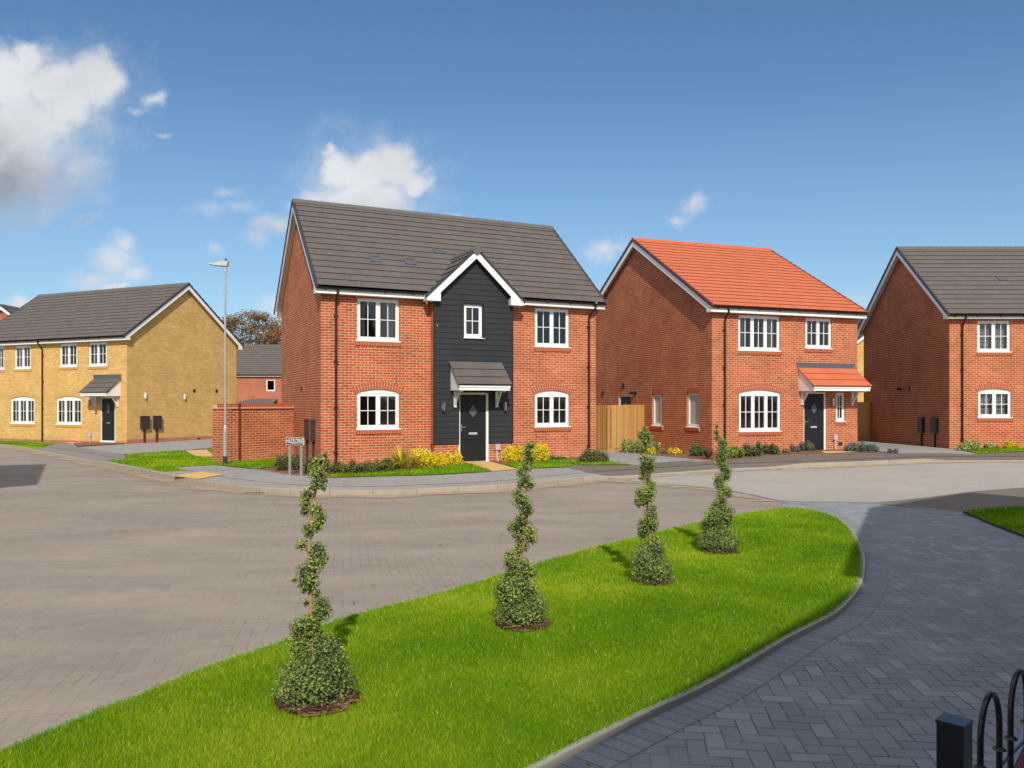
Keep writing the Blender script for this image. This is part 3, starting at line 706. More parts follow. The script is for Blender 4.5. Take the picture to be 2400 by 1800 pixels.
# --- main house
h1, h1roof, P1, P1g, _ = house('detached_house', 'red brick detached house with black boarded centre bay and grey tiled roof', (-5.385, 22.433, CAMZ-1.804), 25.109, 0, 9.0, 6.87, 4.87, 8.281, 5.075,
    wins=[(1.03, 2.28, 3.60, 4.83, 2, 0, dict(curtain='sides')), (6.755, 7.995, 3.60, 4.83, 2, 0), (1.03, 2.28, 1.04, 2.09, 2, .12), (6.755, 7.995, 1.04, 2.09, 2, .12),
          (4.20, 4.81, 3.77, 4.78, 1, 0, dict(sill=False))],
    bay=dict(x0=3.255, x1=5.815, p=.3, zr=6.44, sl=.95, bx0=2.98, bx1=5.97))
def build_bay():
    bp = .3; x0, x1, xc = 3.255, 5.815, 4.535; zr, sl = 6.44, .95
    BP = lambda u, d, z: (u, -d-bp, z)
    zt = lambda x: zr-.1-sl*abs(x-xc)
    pl = MB(); wall_plane(pl, lambda u, d, z: (u, -d-bp+.03, z), x0+.02, x1-.02, -.35, .6, [(4.05, 5.02, 0, .7, 0)])
    for x in (x0+.02, x1-.02): pl.face([(x, -bp+.03, -.35), (x, 0, -.35), (x, 0, .6), (x, -bp+.03, .6)])
    pl.build('bay_plinth', 'red_brick', h1)
    for x in (x0, x1):
        rt = MB(); rt.face([(x, -bp, .58), (x, 0.0, .58), (x, 0.0, 5.05), (x, -bp, 5.05)]); rt.build('bay_return', 'red_brick', h1)
    c = MB(); rows = []; z = .58
    while z < 6.4: rows.append((z, z+.166)); z += .166
    ops = [(4.05, 5.02, -1, 2.11), (4.20, 4.81, 3.77, 4.78)]
    xl = lambda z: max(x0-.012, xc-(zr-.1-z)/sl); xr = lambda z: min(x1+.012, xc+(zr-.1-z)/sl)
    for za, zb in rows:
        cuts = sorted({za, zb} | {q for o in ops for q in o[2:] if za < q < zb})
        for a, b in zip(cuts, cuts[1:]):
            if (zr-.1-a) <= .01: continue
            b = min(b, zr-.1)
            seg = [((xl(a), xl(b)), (xr(a), xr(b)))]
            for o in ops:
                if o[2] < (a+b)/2 < o[3]: seg = [(seg[0][0], (o[0], o[0])), ((o[1], o[1]), seg[0][1])]
            fa, fb = (a-za)/.166, (b-za)/.166
            da, db = .030-.016*fa, .030-.016*fb
            for (l0, l1), (r0, r1) in seg:
                c.face([BP(l0, da, a), BP(r0, da, a), BP(r1, db, b), BP(l1, db, b)])
                if fa < .01: c.face([BP(l0, .008, a), BP(r0, .008, a), BP(r0, da, a), BP(l0, da, a)])
                c.face([BP(l0, -.02, a), BP(l0, da, a), BP(l1, db, b), BP(l1, -.02, b)]); c.face([BP(r0, -.02, a), BP(r0, da, a), BP(r1, db, b), BP(r1, -.02, b)])
    for o in ops:      # reveals in the boarding
        for u in o[:2]: c.face([BP(u, .03, max(o[2], .58)), BP(u, -.12, max(o[2], .58)), BP(u, -.12, o[3]), BP(u, .03, o[3])])
        c.face([BP(o[0], .03, o[3]), BP(o[1], .03, o[3]), BP(o[1], -.12, o[3]), BP(o[0], -.12, o[3])])
    bd = c.build('cladding', 'black_cladding', h1)
    tr = MB()
    for x, s in ((x0-.018, 1), (x1+.018, -1)): tr.box(min(x, x+s*.03), max(x, x+s*.03), -bp-.036, -bp+.02, .57, 5.05)
    for o in (ops[1],):
        tr.box(o[1]+.001, o[1]+.06, -bp-.034, -bp, o[2]-.03, o[3]+.03); tr.box(o[0]-.02, o[0]-.001, -bp-.034, -bp, o[2]-.03, o[3]+.03); tr.box(o[0]-.02, o[1]+.06, -bp-.036, -bp, o[3]+.031, o[3]+.055)
    tr.build('corner_trim', 'black_plastic', bd)
    s = MB(); s.box(4.17, 4.86, -bp-.07, -bp+.05, 3.745, 3.765); s.build('window_sill', 'white_upvc', h1)
    # little gable roof
    yf = -bp-.22; half = 1.60
    def yv(z): return (z-5.075)/((8.281-5.075)/(3.435+.33))-.33
    r = MB(); n = 6
    for sg in (-1, 1):
        for k in range(n):
            a, b = half*(1-k/n), half*(1-(k+1)/n)
            za, zb = zr-sl*a, zr-sl*b
            lo, hi = .028, .006
            ya, yb = max(yf+.02, yv(za)+.06), max(yf+.02, yv(zb)+.06)
            pts = [(xc+sg*(a+lo*.6), yf, za+lo), (xc+sg*(a+lo*.6), ya, za+lo), (xc+sg*b, yb, zb+hi), (xc+sg*b, yf, zb+hi)]
            r.face(pts, uv=[(yf, k+.001), (ya, k+.001), (yb, k+.985), (yf, k+.985)])
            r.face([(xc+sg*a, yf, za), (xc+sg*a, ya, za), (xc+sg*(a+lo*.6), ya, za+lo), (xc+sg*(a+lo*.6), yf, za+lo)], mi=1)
        r.face([(xc+sg*half, yf, zr-sl*half-.005), (xc, yf, zr-.005), (xc, yv(zr)+.06, zr-.005), (xc+sg*half, yf+.03, zr-sl*half-.005)], uv=[(.1, .4)]*4)
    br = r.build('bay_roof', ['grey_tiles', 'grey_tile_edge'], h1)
    vg = MB()
    for sg in (-1, 1):
        for k in range(n):
            a, b = half*(1-k/n), half*(1-(k+1)/n)
            za, zb = zr-sl*a, zr-sl*b
            p = lambda x, y, z: (xc+sg*x, y, z)
            vg.hexa([p(a, yf-.012, za-.06), p(b, yf-.012, zb-.06), p(b, yf+.05, zb-.06), p(a, yf+.05, za-.06), p(a+.02, yf-.012, za+.05), p(b+.01, yf-.012, zb+.02), p(b+.01, yf+.05, zb+.02), p(a+.02, yf+.05, za+.05)])
    vg.build('verge_trim', 'dark_verge', br)
    rd = MB(); y = yf-.02
    while y < yv(zr)+.1:
        rd.prism([(-.15, -.11), (-.14, -.03), (-.06, .055), (.06, .055), (.14, -.03), (.15, -.11), (0, -.02)], y+.002, y+.38, lambda p, yy: (xc+p[0], yy, zr+p[1]+.01)); y += .385
    rd.prism([(-.15, -.1), (-.14, 0), (-.065, .08), (.065, .08), (.14, 0), (.15, -.1), (0, -.2)], yf-.045, yf-.021, lambda p, yy: (xc+p[0], yy, zr+p[1]))
    rd.build('ridge_tiles', 'grey_ridge', br)
    bb = MB(); yb0, yb1 = yf, yf+.025
    for sg in (-1, 1):
        T = lambda p, yy: (xc+sg*p[0], yy, p[1])
        zo = lambda a: zr-.06-sl*a
        bd_ = .235; ai = 1.145
        bb.prism([(half-.02, 4.80), (half-.02, zo(half-.02)), (ai, zo(ai)), (ai, zo(ai)-bd_), (ai, 4.80)], yb0, yb1, T)
        bb.prism([(ai, zo(ai)-bd_), (ai, zo(ai)), (0, zo(0)), (0, zo(0)-bd_)], yb0, yb1, T)
    bb.build('bargeboard', 'white_upvc', br)
    sf = MB()
    for sg in (-1, 1):
        a, b = sorted((xc+sg*(half-.02), xc+sg*1.145))
        sf.box(a, b, yb1, -.2 if True else 0, 4.80, 4.815); xx = xc+sg*(half-.02); sf.box(min(xx, xx-sg*.02), max(xx, xx-sg*.02), yb1, -.25, 4.816, 5.0)
        xx = xc+sg*1.145; sf.box(min(xx, xx+sg*.02), max(xx, xx+sg*.02), yb1, -bp-.032, 4.816, 5.02)
        sf.face([(xc+sg*1.14, yb1, zr-.2-sl*1.14), (xc, yb1, zr-.2), (xc, -bp-.0, zr-.2), (xc+sg*1.14, -bp-.0, zr-.2-sl*1.14)])
    sf.build('soffit', 'soffit_white', br)
    front_door(h1, BP, 4.05, 5.02, 2.11, 'diamond', rec=.05)
    canopy(h1, lambda u, d, z: (u, -d-bp-.03, z), 3.74, 5.42, 3.03, 2.17, .72, 'grey_tiles', brk=(3.86, 5.22), flash=.015)
    for u in (3.53, 5.54): wall_light(h1, lambda uu, d, z: (uu, -d-bp-.03, z), u, 1.69)
    b = MB(); pbox(b, BP, 5.23, 5.39, -.03, .06, .36, .54); mb_ = b.build('utility_box', 'grey_plastic', h1)
    b = MB(); b.tube([BP(5.30, .0, .36), BP(5.30, .0, .12), BP(5.33, .03, -.02), BP(5.33, .03, -.2)], .035, 8); b.build('duct', 'grey_plastic', mb_)
    vent(h1, BP, 5.52, .22, .08, .11, mat='grey_plastic', d=.0)
    b = MB(); pbox(b, BP, 3.33, 3.36, .03, .055, 4.05, 4.13); b.build('overflow_clip', 'chrome', h1)
build_bay()
downpipe(h1, P1, .41, 5.0); downpipe(h1, P1, 8.71, 5.0, shift=.12)
tall_box(h1, P1g, 1.76, 2.06, .66, 1.27, d=.09); tall_box(h1, P1g, .80, 1.10, .67, 1.28, d=.09)
vent(h1, P1g, 2.93, 2.25)
def roof_vents(root, D, Ht, Hr, e, spots, par, mat='lead', name='roof_vent'):
    m = (Hr-Ht)/(D/2+e+.08); L = math.hypot(1, m); ny, nz = -m/L, 1/L
    for x, y, w, h in spots:
        b = MB(); z = Ht+m*(y+e+.08)
        def P(u, d, s): return (u, y+s/L+ny*d, z+s*m/L+nz*d)
        pbox(b, P, x-w/2, x-w/2+.05, .01, .05, 0, h); pbox(b, P, x+w/2-.05, x+w/2, .01, .05, 0, h); pbox(b, P, x-w/2+.051, x+w/2-.051, .01, .035, 0, h); pbox(b, P, x-w/2, x+w/2, .01, .055, h, h+.03)
        b.build(name, mat, par)
roof_vents(h1, 6.87, 5.075, 8.281, .25, [(1.80, .78, .33, .28), (2.90, .78, .33, .28), (4.05, 1.42, .3, .25)], h1roof)

# --- orange roofed house
h2, h2roof, P2, P2g, _ = house('detached_house', 'red brick detached house with bright orange tiled roof and orange porch', (6.9, 27.446, CAMZ-1.755), 19.776, 0, 6.32, 10.65, 4.87, 8.42, 5.088,
    tile='orange_tiles', ridge='orange_ridge', verge='maroon_verge',
    wins=[(1.08, 2.84, 3.60, 4.83, 3, 0, dict(curtain='sides')), (3.96, 5.13, 3.74, 4.83, 2, 0), (1.11, 2.87, .75, 2.09, 3, .13), (5.33, 5.74, 1.07, 2.13, 1, 0)],
    doors=[(3.88, 4.89, 2.14)],
    gw0=[(3.30, 4.10, .86, 2.10), (.80, 1.60, .88, 2.10), (5.85, 6.95, .0, 2.07, 'door')])
front_door(h2, P2, 3.88, 4.89, 2.14, 'diamond')
canopy(h2, P2, 3.62, 6.18, 3.02, 2.18, .80, 'orange_tiles', brk=(3.74, 6.0), flash=.19)
downpipe(h2, P2, .49, 5.0)
wall_light(h2, P2, 5.14, 1.78)
b = MB(); pbox(b, P2, 5.17, 5.33, 0, .09, .40, .58); ub = b.build('utility_box', 'grey_plastic', h2)
b = MB(); b.tube([P2(5.25, .05, .40), P2(5.25, .05, .12), P2(5.28, .07, -.2)], .035, 8); b.build('duct', 'grey_plastic', ub)
vent(h2, P2, 5.52, .25, .08, .11, mat='brown_plastic')
vent(h2, P2g, 6.48, 2.49, .06, .2, d=.05, mat='black_plastic'); vent(h2, P2g, 8.42, 2.19, .06, .2, d=.05, mat='black_plastic')
b = MB(); b.lathe(0, 0, [(0, 0), (.09, 0), (.09, .02), (.05, .02), (.05, .16), (.062, .16), (.062, .26), (0, .26)], 14); b.v = [P2g(5.43+y, z, 2.16+x) for x, y, z in b.v]; b.build('boiler_flue', 'black_plastic', h2)

# --- right hand house
h3, h3roof, P3, P3g, _ = house('detached_house', 'red brick house with grey roof and dark shaded gable at the right edge', (16.319, 29.671, CAMZ-1.75), .185, 0, 9.0, 7.18, 4.87, 8.225, 5.033, v=.22,
    brickm='deep_red_brick' if False else 'red_brick',
    wins=[(1.05, 2.28, 3.65, 4.81, 2, 0, dict(curtain='blind')), (1.08, 2.31, 1.20, 2.18, 2, .1, dict(curtain='blind')), (6.6, 7.8, 3.65, 4.81, 2, 0), (6.6, 7.8, 1.2, 2.18, 2, .1)],
    doors=[(4.2, 5.2, 2.1)])
front_door(h3, P3, 4.2, 5.2, 2.1, 'rect')
canopy(h3, P3, 3.9, 5.6, 3.0, 2.2, .75, 'grey_tiles', flash=.1)
downpipe(h3, P3, .46, 5.0)
tall_box(h3, P3g, 1.76, 2.16, .56, 1.12, mat='black_plastic'); tall_box(h3, P3g, .77, 1.17, .58, 1.13, mat='black_plastic')
vent(h3, P3g, 2.99, 2.34, .07, .16, d=.04, mat='black_plastic')
b = MB(); b.lathe(0, 0, [(0, 0), (.08, 0), (.08, .015), (.05, .015), (.05, .09), (.06, .09), (.06, .15), (0, .15)], 14); b.v = [P3g(3.75+y, z, 2.33+x) for x, y, z in b.v]; b.build('boiler_flue', 'black_plastic', h3)
roof_vents(h3, 7.18, 5.033, 8.225, .25, [(2.95, 1.5, .33, .28)], h3roof)

# --- yellow pair
hy, hyroof, PY_, _, PYg = house('semi_detached_pair', 'pair of joined yellow brick houses with grey roof at the left of the photo', (-18.114, 37.4, CAMZ-1.933), -23.932, -10.985, 0, 7.136, 4.87, 8.012, 5.077,
    brickm='yellow_brick', mats=('yellow_soldier', 'yellow_mortar'),
    wins=[(-10.05, -8.82, 3.66, 4.83, 2, 0), (-8.0, -6.77, 3.66, 4.83, 2, 0, dict(curtain='left')), (-4.62, -3.38, 3.70, 4.83, 2, 0, dict(curtain='left')), (-2.58, -1.34, 3.70, 4.83, 2, 0, dict(curtain='left')),
          (-8.30, -6.48, .88, 2.13, 3, .13, dict(curtain='mid')), (-4.87, -3.07, .88, 2.13, 3, .13, dict(curtain='mid'))],
    doors=[(-1.77, -.77, 2.2)])
front_door(hy, PY_, -1.77, -.77, 2.2, 'rect', z0=.1)
canopy(hy, PY_, -2.18, -.38, 3.08, 2.25, .78, 'grey_tiles', brk=(-2.05, -.62), flash=.2)
downpipe(hy, PY_, -5.83, 5.0)
pl = MB(); pl.box(-11.0, .004, -.004, .0-.001, -.3, .10)
pl.hexa([(.001, 0, -.3), (.005, 0, -.3), (.005, 7.13, -.3), (.001, 7.13, -.3), (.001, 0, .19), (.005, 0, .19), (.005, 7.13, .19), (.001, 7.13, .19)])
pl.build('plinth', 'far_red_brick', hy)
tall_box(hy, PYg, .75, 1.20, .67, 1.27, d=.14); tall_box(hy, PYg, 1.50, 1.92, .66, 1.27, d=.14)
wall_light(hy, PYg, 1.0, 2.28, 'white_upvc'); wall_light(hy, PYg, 3.42, 2.25, 'white_upvc'); wall_light(hy, PY_, -2.45, 1.95)
vent(hy, PYg, 4.10, 2.56, .07, .16, mat='brown_plastic'); vent(hy, PYg, 5.65, 2.57, .07, .16, mat='brown_plastic'); vent(hy, PYg, 4.4, .06, .1, .07, d=.012)
b = MB(); pbox(b, PY_, -2.13, -1.98, 0, .015, 1.39, 1.56); npl = b.build('number_plate', 'black_plastic', hy)
b = MB(); pbox(b, PY_, -2.075, -2.06, .0151, .019, 1.455, 1.525); pbox(b, PY_, -2.0595, -2.0355, .0151, .019, 1.455, 1.468); pbox(b, PY_, -2.035, -2.022, .0151, .019, 1.42, 1.525); b.build('numeral', 'sign_white', npl)
b = MB(); pbox(b, PY_, -2.49, -2.33, 0, .09, .3, .5); ub = b.build('utility_box', 'grey_plastic', hy)
b = MB(); b.tube([PY_(-2.41, .05, .3), PY_(-2.41, .05, -.2)], .035, 8); b.build('duct', 'grey_plastic', ub)

# --- houses further back
hb, hbroof, Pb, _, _ = house('terraced_house', 'distant red brick house with plain grey roof in the gap beyond the garden wall', (-34, 78, CAMZ-2.35), 0, 0, 16, 7.2, 4.92, 8.25, 5.1, brickm='far_red_brick',
    wins=[(5.9, 6.75, 3.55, 4.62, 1, 0, dict(bars=False, sill=False)), (9.9, 10.75, 3.5, 4.62, 1, 0, dict(bars=False, sill=False)), (2.2, 3.1, 3.55, 4.62, 1, 0, dict(bars=False, sill=False)), (13, 13.9, 3.55, 4.62, 1, 0, dict(bars=False, sill=False))], interior=False)
vent(hb, Pb, 6.3, 2.75, .1, .25, d=.1, mat='black_plastic', name='boiler_flue'); vent(hb, Pb, 5.2, 4.75, .1, .15, mat='brown_plastic')
b = MB(); b.face([Pb(7.2, 1.3, 2.35), Pb(11, 1.3, 2.35), Pb(11, .0, 2.75), Pb(8.6, .0, 2.75)]); b.box(7.2, 11, -1.3, -1.27, 2.2, 2.345); b.build('lean_to_roof', 'grey_ridge', hb)
hl, *_ = house('detached_house', 'red gable top showing above the yellow pair at the far left edge', (-28.6, 50.6, CAMZ-2.05), 90, 0, 9, 7.6, 4.87, 8.25, 5.08, brickm='far_red_brick', interior=False, wins=[])
hr, *_ = house('detached_house', 'yellow brick house glimpsed in the narrow gap left of the right hand house', (21.0+7.6, 50, CAMZ-1.85), 90, 0, 9, 7.6, 4.87, 8.3, 5.08, brickm='yellow_brick', interior=False, wins=[])
# --- neighbours beside the viewpoint and an added one behind, throwing shadows on road and drive
hs, *_ = house('detached_house', 'red brick house beside the viewpoint whose shadow crosses the tarmac corner', (6.90, 6.55, .02), -116.9, 0, 5.6, 7.0, 4.87, 8.2, 5.07, wins=[(1.0, 2.3, 3.6, 4.8, 2, 0), (3.5, 4.8, 3.6, 4.8, 2, 0), (.9, 2.5, .9, 2.1, 3, .12)], doors=[(3.8, 4.8, 2.1)], interior=False)
front_door(hs, lambda u, d, z: (u, -d, z), 3.8, 4.8, 2.1)
hs3, *_ = house('detached_house', 'unseen red brick house added behind the viewpoint so its eaves shade the block drive', (4.34, 1.0, .0), -129.8, 0, 10, 7.0, 4.87, 8.2, 5.07, wins=[(1.0, 2.3, 3.6, 4.8, 2, 0), (7.0, 8.3, 3.6, 4.8, 2, 0), (.9, 2.5, .9, 2.1, 3, .12), (6.9, 8.6, .9, 2.1, 3, .12)], doors=[(4.2, 5.2, 2.1)], interior=False)  # unseen house added and angled so its eave shadow follows the lawn edge
front_door(hs3, lambda u, d, z: (u, -d, z), 4.2, 5.2, 2.1)
hs2, *_ = house('detached_house', 'red brick house left of the viewpoint, its gable shadow on the road', (-10.95, 12.08, -.1), 51.7, -9, 0, 8.0, 4.87, 8.2, 5.07, wins=[(-2.6, -1.3, 3.6, 4.8, 2, 0), (-7.2, -5.9, 3.6, 4.8, 2, 0), (-7.3, -5.7, .9, 2.1, 3, .12)], doors=[(-3, -2, 2.1)], interior=False)
front_door(hs2, lambda u, d, z: (u, -d, z), -3, -2, 2.1)

# ------------------------------------------------------------------ garden wall, fences
def GZ(x, y, h=.1): return G(x, y)+h
A = Vector((-8.98, 24.22)); B_ = Vector((-5.385-.4244*4.42, 22.433+.9055*4.42))
ang = math.atan2(B_.y-A.y, B_.x-A.x); Lw = (B_-A).length
gw = empty('garden_wall', (A.x, A.y, GZ(A.x, A.y)-.01), ang); tag(gw, 'red brick garden wall with a soldier coping running to the left gable of the main house', 'wall')
b = MB(); b.box(.45, Lw+.02, 0, .22, -.3, 1.66); b.box(0, .46, -.03, .25, -.3, 1.66); b.build('brickwork', 'red_brick', gw)
b = MB(); b.box(-.03, Lw, -.05, .27, 1.66, 1.70); b.build('tile_course', 'mortar', gw)
b = MB(); b.box(.0, Lw, .004, .216, 1.70, 1.80, 1); x = 0
while x < Lw-.05: b.box(x+.008, x+.066, -.004, .224, 1.70, 1.812); x += .0752
b.build('coping', ['red_soldier', 'mortar'], gw)

def fence(name, label, p, q, h=1.78, posts=True, rail_back=True):
    p, q = Vector(p), Vector(q); L = (q-p).length
    r = empty(name, (p.x, p.y, GZ(p.x, p.y)-.02), math.atan2(q.y-p.y, q.x-p.x)); tag(r, label, 'fence', 'timber garden fences')
    b = MB(); b.box(0, L, -.012, .03, 0, .15); b.build('gravel_board', 'fence_wood', r)
    b = MB(); x = 0
    while x < L-.03:
        w = min(.118, L-x); hh = h+random.uniform(-.006, .006)
        b.hexa([(x, -.004, .151), (x+w, -.032, .151), (x+w, -.008, .151), (x, .008, .151), (x, -.004, hh), (x+w, -.032, hh), (x+w, -.008, hh), (x, .008, hh)]); x += .1
    b.build('boards', 'fence_wood', r)
    b = MB()
    for z in (.35, 1.0, 1.6): b.box(.005, L-.005, .031, .07, z, z+.08)
    b.build('rails', 'fence_wood', r)
    for x in (0.0, L-.09): b = MB(); b.box(x, x+.09, .071, .16, 0, h-.02); b.build('post', 'fence_wood', r)
    return r
fence('timber_fence', 'sunlit close boarded timber fence meeting the left gable of the orange roofed house', (3.57, 28.55), (6.9-.3384*4.75, 27.446+.941*4.75), 1.72)
fence('timber_fence', 'narrow close boarded fence between the main house and the sunlit fence corner', (3.05, 29.35), (3.55, 28.57), 1.72)
fence('timber_fence', 'dark weathered board fence closing the gap beside the right hand house', (15.0, 36.2), (17.2, 36.2), 1.8)

# ------------------------------------------------------------------ street lamp, name sign, gully
lp = empty('street_lamp', (-8.34, 23.13, GZ(-8.34, 23.13)), 0); tag(lp, 'tall galvanised street lamp post in front of the garden wall', 'street lamp')
b = MB(); b.lathe(0, 0, [(0, -.2), (.062, -.2), (.062, .30)], 16); b.lathe(0, 0, [(.062, .30), (.060, .302), (.060, 1.02), (.052, 1.10), (.036, 1.17), (.034, 1.2), (.030, 5.75), (0, 5.75)], 16)
b.build('pole', 'steel', lp, smooth=False)
b = MB(); b.lathe(0, 0, [(.064, -.1), (.065, .27), (.0625, .275)], 16); b.build('root_band', 'dark_base', lp)
b = MB(); b.box(-.02, .02, -.064, -.060, .42, .98); b.build('access_door', 'steel', lp)
b = MB(); b.lathe(0, 0, [(.0, 5.62), (.043, 5.62), (.043, 5.80), (0, 5.80)], 12); b.box(.04, .06, -.012, .012, 5.66, 5.70); b.build('spigot', 'steel', lp)
b = MB()
for a, c, z0, z1, z2, z3, w0, w1 in ((.085, -.14, 5.80, 5.955, 5.80, 5.93, .07, .10), (-.14, -.30, 5.80, 5.93, 5.815, 5.885, .10, .12), (-.30, -.46, 5.815, 5.885, 5.85, 5.885, .12, .09)):
    b.hexa([(a, -w0, z0), (a, w0, z0), (c, w1, z2), (c, -w1, z2), (a, -w0*.7, z1), (a, w0*.7, z1), (c, w1*.7, z3), (c, -w1*.7, z3)])
hd = b.build('lamp_head', 'lamp_grey', lp, fix=True)
b = MB(); b.hexa([(-.13, -.08, 5.79), (-.13, .08, 5.79), (-.44, .075, 5.835), (-.44, -.075, 5.835), (-.13, -.08, 5.798), (-.13, .08, 5.798), (-.44, .075, 5.843), (-.44, -.075, 5.843)]); b.build('lens', 'obscure_glass', hd)
b = MB(); b.lathe(.02, 0, [(.032, 5.945), (.032, 6.0), (.022, 6.02), (0, 6.025)], 12); b.build('photocell', 'dark_base', hd)

sx, sy = -5.34, 19.6; sa = math.atan2(19.41-19.8, -5.12+5.56)*.55
ns = empty('street_name_sign', (sx, sy, GZ(sx, sy)), sa); tag(ns, 'black and white street name plate on two low grey posts beside the mulch bed', 'sign')
for x in (-.185, .16):
    b = MB(); b.box(x-.025, x+.025, .005, .05, -.1, .78); b.build('post', 'steel', ns)
b = MB(); b.box(-.265, .265, -.02, .004, .755, .935); plate = b.build('name_plate', 'sign_white', ns)
b = MB(); b.box(-.257, .257, -.0225, -.0201, .763, .927); b.build('black_panel', 'sign_black', plate)
tx = bpy.data.curves.new('lettering', 'FONT'); tx.body = 'HAZELDENE'; tx.align_x = 'CENTER'; tx.align_y = 'CENTER'; tx.size = .15; tx.extrude = .0006; tx.offset = .001; tx.space_character = 1.04
to = bpy.data.objects.new('lettering', tx); COL.objects.link(to); to.parent = plate; to.location = (0, -.0236, .845); to.rotation_euler = (R(90), 0, 0); tx.materials.append(MAT['sign_white'])
bpy.context.view_layer.update()
lm = bpy.data.meshes.new_from_object(to.evaluated_get(bpy.context.evaluated_depsgraph_get())); sc_ = .485/max(to.dimensions.x, .01)
bpy.data.objects.remove(to); lm.materials.clear(); lm.materials.append(MAT['sign_white'])
to = bpy.data.objects.new('lettering', lm); COL.objects.link(to); to.parent = plate; to.location = (0, -.0236, .845); to.rotation_euler = (R(90), 0, 0); to.scale = (sc_, 1.12, 1)

# ------------------------------------------------------------------ ground sheets
def sheet(name, pts, h, mat, kind='structure', layer=None, label=None):
    b = MB(); b.face([(x, y, G(x, y)+h) for x, y in pts])
    me = bpy.data.meshes.new(name); me.from_pydata(b.v, [], b.f); me.materials.append(MAT[mat]); me.update()
    if me.polygons[0].normal.z < 0: me.flip_normals()
    o = bpy.data.objects.new(name, me); COL.objects.link(o); o['kind'] = kind
    if label: o['label'] = label
    return o
def behind(pts):                    # keep paving sheets behind the sloping kerb strip
    KA, K3 = np.array(K), np.array(k3); out = []
    for q in pts:
        d = np.hypot(*(KA-np.array(q)).T); i = int(d.argmin())
        out.append(tuple(K3[i]) if d[i] < .76 else q)
    return out
def px(pts, h=.1): return [tuple(p[1:]) if p[0] == 'w' else gp(p[0], p[1], h) for p in pts]
def bpx(pts, h=.1): return behind(px(pts, h))
sheet('ground', [(-400, -300), (400, -300), (400, 600), (-400, 600)], -.04, 'soil')

KP = [(0, 1047), (72, 1056), (145, 1068.7), (210, 1082), (253, 1091), (325, 1106), (380, 1118), (452, 1133), (524, 1144), (615, 1153.5), (705, 1159), (758, 1160), (834, 1161), (939, 1159.4), (1000, 1156), (1113, 1151), (1250, 1141), (1339, 1130.5), (1475, 1118), (1541, 1113), (1628, 1107), (1703, 1101.7), (1842, 1096.5), (1886, 1095), (2029, 1089.5), (2175, 1083.5), (2224, 1082), (2400, 1081.5)]
K0 = [gp(*p) for p in KP]
a0 = np.array(K0[0]); d0 = (a0-np.array(K0[1])); d0 /= np.linalg.norm(d0)
K0 = [tuple(a0+d0*18), tuple(a0+d0*6)] + K0 + [(K0[-1][0]+6, K0[-1][1]+.1), (K0[-1][0]+22, K0[-1][1]+.3)]
K = smooth_path(K0, .3)
def kpx(p): return 1200+F*p[0]/p[1]
def kh(p):
    return float(np.interp(kpx(p), [-900, 55, 85, 205, 258, 1370, 1470, 1810, 1880, 2175, 2225, 3000], [.1, .1, .028, .028, .1, .1, .03, .03, .105, .105, .03, .03]))
k1, k2, k3 = offset(K, .012), offset(K, .13), offset(K, .75)
b = MB(); s = 0
for i in range(len(K)-1):
    ds = math.dist(K[i], K[i+1])
    h0, h1_ = kh(K[i]), kh(K[i+1])
    z = lambda p, h: (p[0], p[1], G(*p)+h)
    uv = lambda a, c: [(s, a), (s+ds, a), (s+ds, c), (s, c)]
    b.face([z(K[i], -.05), z(K[i+1], -.05), z(k1[i+1], h1_-.012), z(k1[i], h0-.012)], uv=uv(0, .1))
    b.face([z(k1[i], h0-.012), z(k1[i+1], h1_-.012), z(offset(K, .024)[i+1] if False else (k1[i+1][0]*.9+k2[i+1][0]*.1, k1[i+1][1]*.9+k2[i+1][1]*.1), h1_), z((k1[i][0]*.9+k2[i][0]*.1, k1[i][1]*.9+k2[i][1]*.1), h0)], uv=uv(.1, .12))
    b.face([z((k1[i][0]*.9+k2[i][0]*.1, k1[i][1]*.9+k2[i][1]*.1), h0), z((k1[i+1][0]*.9+k2[i+1][0]*.1, k1[i+1][1]*.9+k2[i+1][1]*.1), h1_), z(k2[i+1], h1_), z(k2[i], h0)], uv=uv(.12, .24))
    s += ds
o = b.build('kerb', 'kerb_concrete'); o['kind'] = 'structure'
for nm, mat, ra, rb in (('lawn_verge', 'lawn_base', -9999, 72), ('path_strip', 'dark_footway_blocks', 72, 235), ('lawn_verge', 'lawn_base', 235, 366), ('footway_strip', 'footway_blocks', 366, 1413), ('pavement_strip', 'tarmac', 1413, 9999)):
    b = MB()
    for i in range(len(K)-1):
        q = kpx(K[i])
        if not (ra <= q < rb): continue
        b.face([z(k2[i], kh(K[i])-.001), z(k2[i+1], kh(K[i+1])-.001), z(k3[i+1], .1), z(k3[i], .1)])
    o = b.build(nm, mat); o['kind'] = 'structure'
def back(a, c, off=0): return [k3[i] for i in range(len(K)) if a <= kpx(K[i]) <= c]
sheet('garden_ground', k3 + [(90, 22), (90, 130), (-90, 130), (-90, 60)], .098, 'soil')
sheet('road', K + [(45, 21), (45, -12), (-45, -12), (-45, K[0][1])] if False else [k2[i] for i in range(len(K))] + [(50, 18), (50, -14), (-50, -14), (-50, K[0][1])], 0, 'road_blocks')
sheet('asphalt_road', [k1[i] for i in range(len(K)) if kpx(K[i]) > 1425] + [(50, 22), (50, 17)] + px([(2700, 1122), (2400, 1143), (2281, 1152.6), (2159, 1167.6), (2061, 1177.8), (1833.6, 1175), (1760, 1158.7), (1679, 1145.6), (1530, 1132)], 0), .004, 'asphalt_light')
sheet('pavement', px([(2061, 1178), (2159, 1167.8), (2281, 1152.8), (2400, 1143.2), (2700, 1124), (2900, 1124), (2900, 1190), (2400, 1189), (2366, 1192), (2261, 1201), (2244, 1204), (2175, 1196), (2065, 1187)], 0), .007, 'tarmac')
